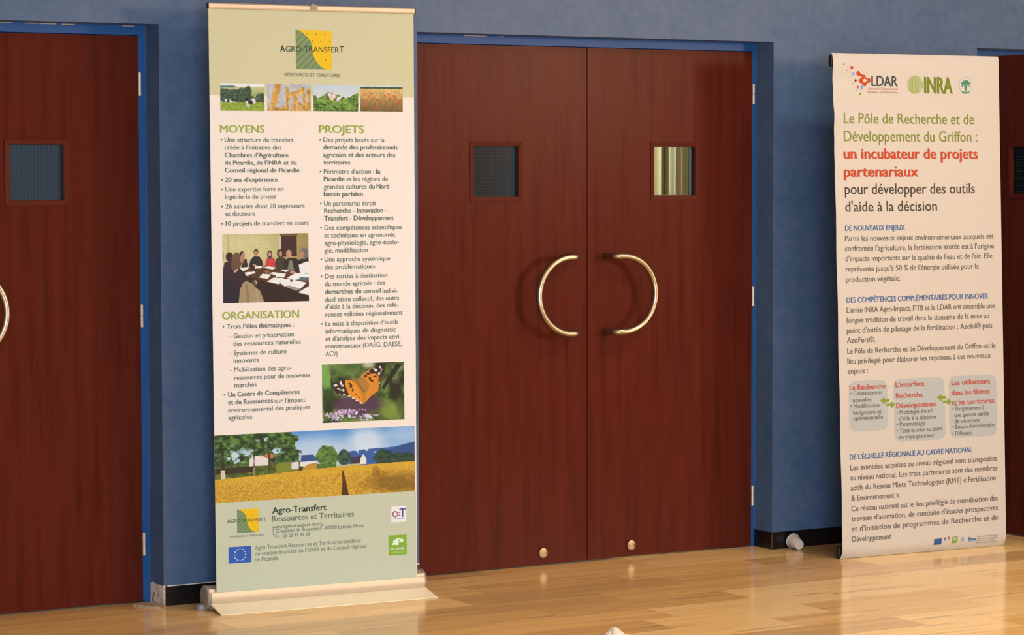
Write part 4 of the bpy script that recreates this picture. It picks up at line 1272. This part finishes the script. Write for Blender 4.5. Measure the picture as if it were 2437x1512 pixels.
def wave2(u, v):
    s = (u + hw2) / B2['w']
    top = max(0.0, (v - 1.35) / 0.65)
    y = 0.0022 * math.sin(v * 31 + 1.3 * s) * (1 - s) ** 2 * top + 0.0016 * math.sin(v * 17 + s * 5) * (1 - s)
    y += 0.0020 * math.sin(v * 63 + 0.6 * s) * (1 - s) ** 3 * top
    if v < 0.05: y += 0.020 * (1 - v / 0.05) ** 2.2
    if v > H2 - 0.008: y += 0.004 * ((v - H2 + 0.008) / 0.008) ** 2
    return y


def loc2(u, v, lay=0):
    return (u + B2['sk'] * v, B2['ln'] * v + wave2(u, v) - 0.0003 * lay, v + 0.001)


nu, nv = 26, 170
grid = [loc2(-hw2 + B2['w'] * i / nu, H2 * j / nv) for j in range(nv + 1) for i in range(nu + 1)]
N = len(grid)
fs = [(j * (nu + 1) + i, j * (nu + 1) + i + 1, (j + 1) * (nu + 1) + i + 1, (j + 1) * (nu + 1) + i) for j in range(nv) for i in range(nu)]
b = MB()
b.add(grid + [(x, y + 0.0011, z) for x, y, z in grid], fs + [tuple(N + i for i in f[::-1]) for f in fs])
ring = [i for i in range(nu + 1)] + [j * (nu + 1) + nu for j in range(1, nv + 1)] + [nv * (nu + 1) + i for i in range(nu - 1, -1, -1)] + [j * (nu + 1) for j in range(nv - 1, 0, -1)]
b.f += [(ring[k], N + ring[k], N + ring[(k + 1) % len(ring)], ring[(k + 1) % len(ring)]) for k in range(len(ring))]
b.m += [0] * len(ring)
sheet2 = b.build('banner_sheet', M['sheet2'], ban2, True)
print_sheet(PRINT_RIGHT, loc2, hw2, sheet2, {
    'ldar': ('logo', 'grey lettered logo with orange and blue molecule dots'), 'inra': ('logo', 'olive green lettered logo with a striped disc'), 'itb': ('emblem', 'round green plant emblem'),
    'title1': ('heading', 'large olive green lines of the title'), 'title2': ('heading', 'large red lines of the title'), 'title3': ('heading', 'large dark brown lines of the title'), 'h1': ('heading', 'blue heading DE NOUVEAUX ENJEUX'), 'h2': ('heading', 'blue heading DES COMPÉTENCES COMPLÉMENTAIRES POUR INNOVER'), 'h3': ('heading', "blue heading DE L'ÉCHELLE RÉGIONALE AU CADRE NATIONAL"),
    'p1': ('text_block', 'brown paragraph under DE NOUVEAUX ENJEUX'), 'p2': ('text_block', 'brown paragraph under DES COMPÉTENCES'), 'p2b': ('text_block', 'brown paragraph above the grey boxes'), 'p3': ('text_block', "brown paragraph under DE L'ÉCHELLE RÉGIONALE"), 'p3b': ('text_block', 'last brown paragraph of the banner'),
    'box1': ('text_box', 'grey rounded box headed La Recherche'), 'box2': ('text_box', "grey rounded box headed L'interface"), 'box3': ('text_box', 'grey rounded box headed Les utilisateurs'),
    'arrows': ('arrow_pair', 'olive arrows between the left and middle grey boxes'), 'arrows2': ('arrow_pair', 'olive arrows between the middle and right grey boxes'), 'flag': ('emblem', 'small blue flag in the bottom row'), 'repub': ('emblem', 'small blue, white and red emblem'), 'green': ('emblem', 'small green square emblem in the bottom row'),
    'figure': ('emblem', 'small grey blue figure emblem'), 'agency': ('emblem', 'small blue emblem with tiny lines of text')},
    {'N2': (122, 102, 80)}, W2, {}, 0.012)
xt = B2['sk'] * H2
yb2 = B2['ln'] * H2
MB().box(xt - hw2 - 0.001, xt + hw2 - 0.012, yb2 + 0.0065, yb2 + 0.0285, H2 - 0.052, H2 - 0.006).build('top_bar', M['black'], ban2, bevel=0.004)
lower = MB().box(-hw2 - 0.001, hw2 - 0.012, 0.0245, 0.05, 0.0, 0.05).build('bottom_bar', M['black'], ban2, bevel=0.006)
MB().tube([(0.0, 0.037, 0.045), (xt * 0.98, yb2 + 0.031, H2 - 0.02)], 0.007, 14).build('support_pole', M['black'], ban2, True)
MB().box(-0.02, 0.02, 0.05, 0.24, 0.0, 0.012).build('rear_foot', M['black'], ban2, bevel=0.003)

# ------------------------------------------------------------------ small things on the floor
# plastic cup lying on its side: rim and base both touch the floor
rr_, rb_, L_ = 0.0300, 0.0195, 0.062
tilt = math.asin((rr_ - rb_) / L_)
prof = [(rb_ * .96, 0.0), (rb_, 0.0015), (rb_ + (rr_ - rb_) * .5, L_ * .5), (rr_ - 0.0014, L_ - 0.003), (rr_, L_ - 0.003), (rr_ + 0.0012, L_ - 0.0015), (rr_, L_), (rr_ - 0.0018, L_), (rr_ - 0.003, L_ - 0.003), (rb_ + (rr_ - rb_) * .5 - 0.0012, L_ * .5), (rb_ - 0.0012, 0.0035), (rb_ * .3, 0.0032)]
cup = MB()
# cup axis is local z; lay it along y with the base towards the hall
R4 = Matrix.Rotation(-(PI / 2 - tilt), 4, 'X')
ax = R4.to_3x3() @ Vector((0, 0, 1))
cup.lathe(prof, 44, 0, R4)
zmin = min(v[2] for v in cup.v)
o = cup.build('plastic_cup', M['cup'], None, True)
o.location = (0.912, -0.0785, -zmin + 0.0003)
o.rotation_euler = (0, 0, math.radians(-11))
tag(o, 'white plastic cup lying on its side against the black skirting', 'cup')

# loose slab of stone at the foot of the left door frame
ring = [(-1.977, 0.052), (-1.950, -0.010), (-1.914, -0.052), (-1.884, -0.014), (-1.880, 0.012), (-1.903, 0.062), (-1.936, 0.088)]
n = len(ring)
cxm, cym = sum(p[0] for p in ring) / n, sum(p[1] for p in ring) / n
b = MB()
lower_ = [(x - cxm, y - cym, 0.0) for x, y in ring]
mid = [((x - cxm) * 1.0, (y - cym) * 1.0, 0.0055 + 0.0010 * math.sin(3 * i)) for i, (x, y) in enumerate(ring)]
topr = [((x - cxm) * .88, (y - cym) * .88, 0.0080 + 0.0008 * math.cos(5 * i)) for i, (x, y) in enumerate(ring)]
b.add(lower_ + mid + topr, [tuple(range(n))[::-1], tuple(range(2 * n, 3 * n))] + [(i, (i + 1) % n, n + (i + 1) % n, n + i) for i in range(n)] + [(n + i, n + (i + 1) % n, 2 * n + (i + 1) % n, 2 * n + i) for i in range(n)])
o = b.build('stone_slab', M['stone'])
o.location = (cxm, cym, 0)
tag(o, 'broken flat piece of beige stone lying by the left door frame', 'stone')

# crumpled paper at the bottom edge of the view
rng = np.random.RandomState(7)
K = 9
vs, fs = [], []
for j in range(K + 1):
    for i in range(K + 1):
        x, y = (i / K - .5) * .075, (j / K - .5) * .06
        h = 0.030 * max(0, 1 - (abs(x - .002) / .034) ** 1.3) * max(0, 1 - (abs(y - .012) / .030) ** 2) + 0.004 * rng.rand()
        vs.append((x + .003 * rng.randn() * .4, y + .003 * rng.randn() * .4, h))
for j in range(K):
    for i in range(K):
        a = j * (K + 1) + i
        fs += [(a, a + 1, a + K + 2), (a, a + K + 2, a + K + 1)]
nn = len(vs)
zm = min(v[2] for v in vs)
vs = [(x, y, z - zm) for x, y, z in vs]
b = MB().add(vs + [(x, y, z + 0.0004) for x, y, z in vs], [f[::-1] for f in fs] + [tuple(nn + i for i in f) for f in fs])
o = b.build('crumpled_paper', M['paper'])
o.location = (-0.842, -1.375, 0)
o.rotation_euler = (0, 0, math.radians(20))
tag(o, 'scrap of crumpled white paper on the floor at the bottom edge', 'paper')

# ------------------------------------------------------------------ the room beyond, seen through the panes
def backdrop_strip(name, x0, x1, y, z1, col, label, folds):  # made-up strips, added to give the clear pane its bright bands
    m = mat(name + '_cloth', col, 0.9, 0, 0.2)
    b = MB()
    n = 24 * folds
    vs = []
    for z in (0.02, z1):
        for i in range(n + 1):
            vs.append((x0 + (x1 - x0) * i / n, y + 0.02 * math.sin(2 * PI * folds * i / n), z))
    vs += [(a, c + 0.003, d) for a, c, d in vs]
    k = n + 1
    fs = [(i, i + 1, k + i + 1, k + i) for i in range(n)] + [(3 * k + i, 3 * k + i + 1, 2 * k + i + 1, 2 * k + i) for i in range(n)]
    b.add(vs, fs)
    return tag(b.build(name, m, None, True), label, 'curtain')


backdrop_strip('cream_strip', 1.70, 2.005, 2.52, 2.6, (0.62, 0.56, 0.36), 'cream strip added behind the bright pane, at its left side', 3)
backdrop_strip('grey_green_strip', 2.005, 2.03, 2.50, 2.6, (0.16, 0.18, 0.11), 'narrow grey green strip added behind the bright pane', 1)
backdrop_strip('white_strip', 2.03, 2.075, 2.50, 2.6, (0.85, 0.82, 0.70), 'white strip added behind the middle of the bright pane', 1)
backdrop_strip('brown_strip', 2.075, 2.115, 2.50, 2.6, (0.30, 0.24, 0.16), 'brown strip added right of the white one behind the bright pane', 1)
backdrop_strip('olive_strip', 2.115, 2.36, 2.52, 2.6, (0.24, 0.22, 0.10), 'olive strip added behind the bright pane, at its right side', 3)
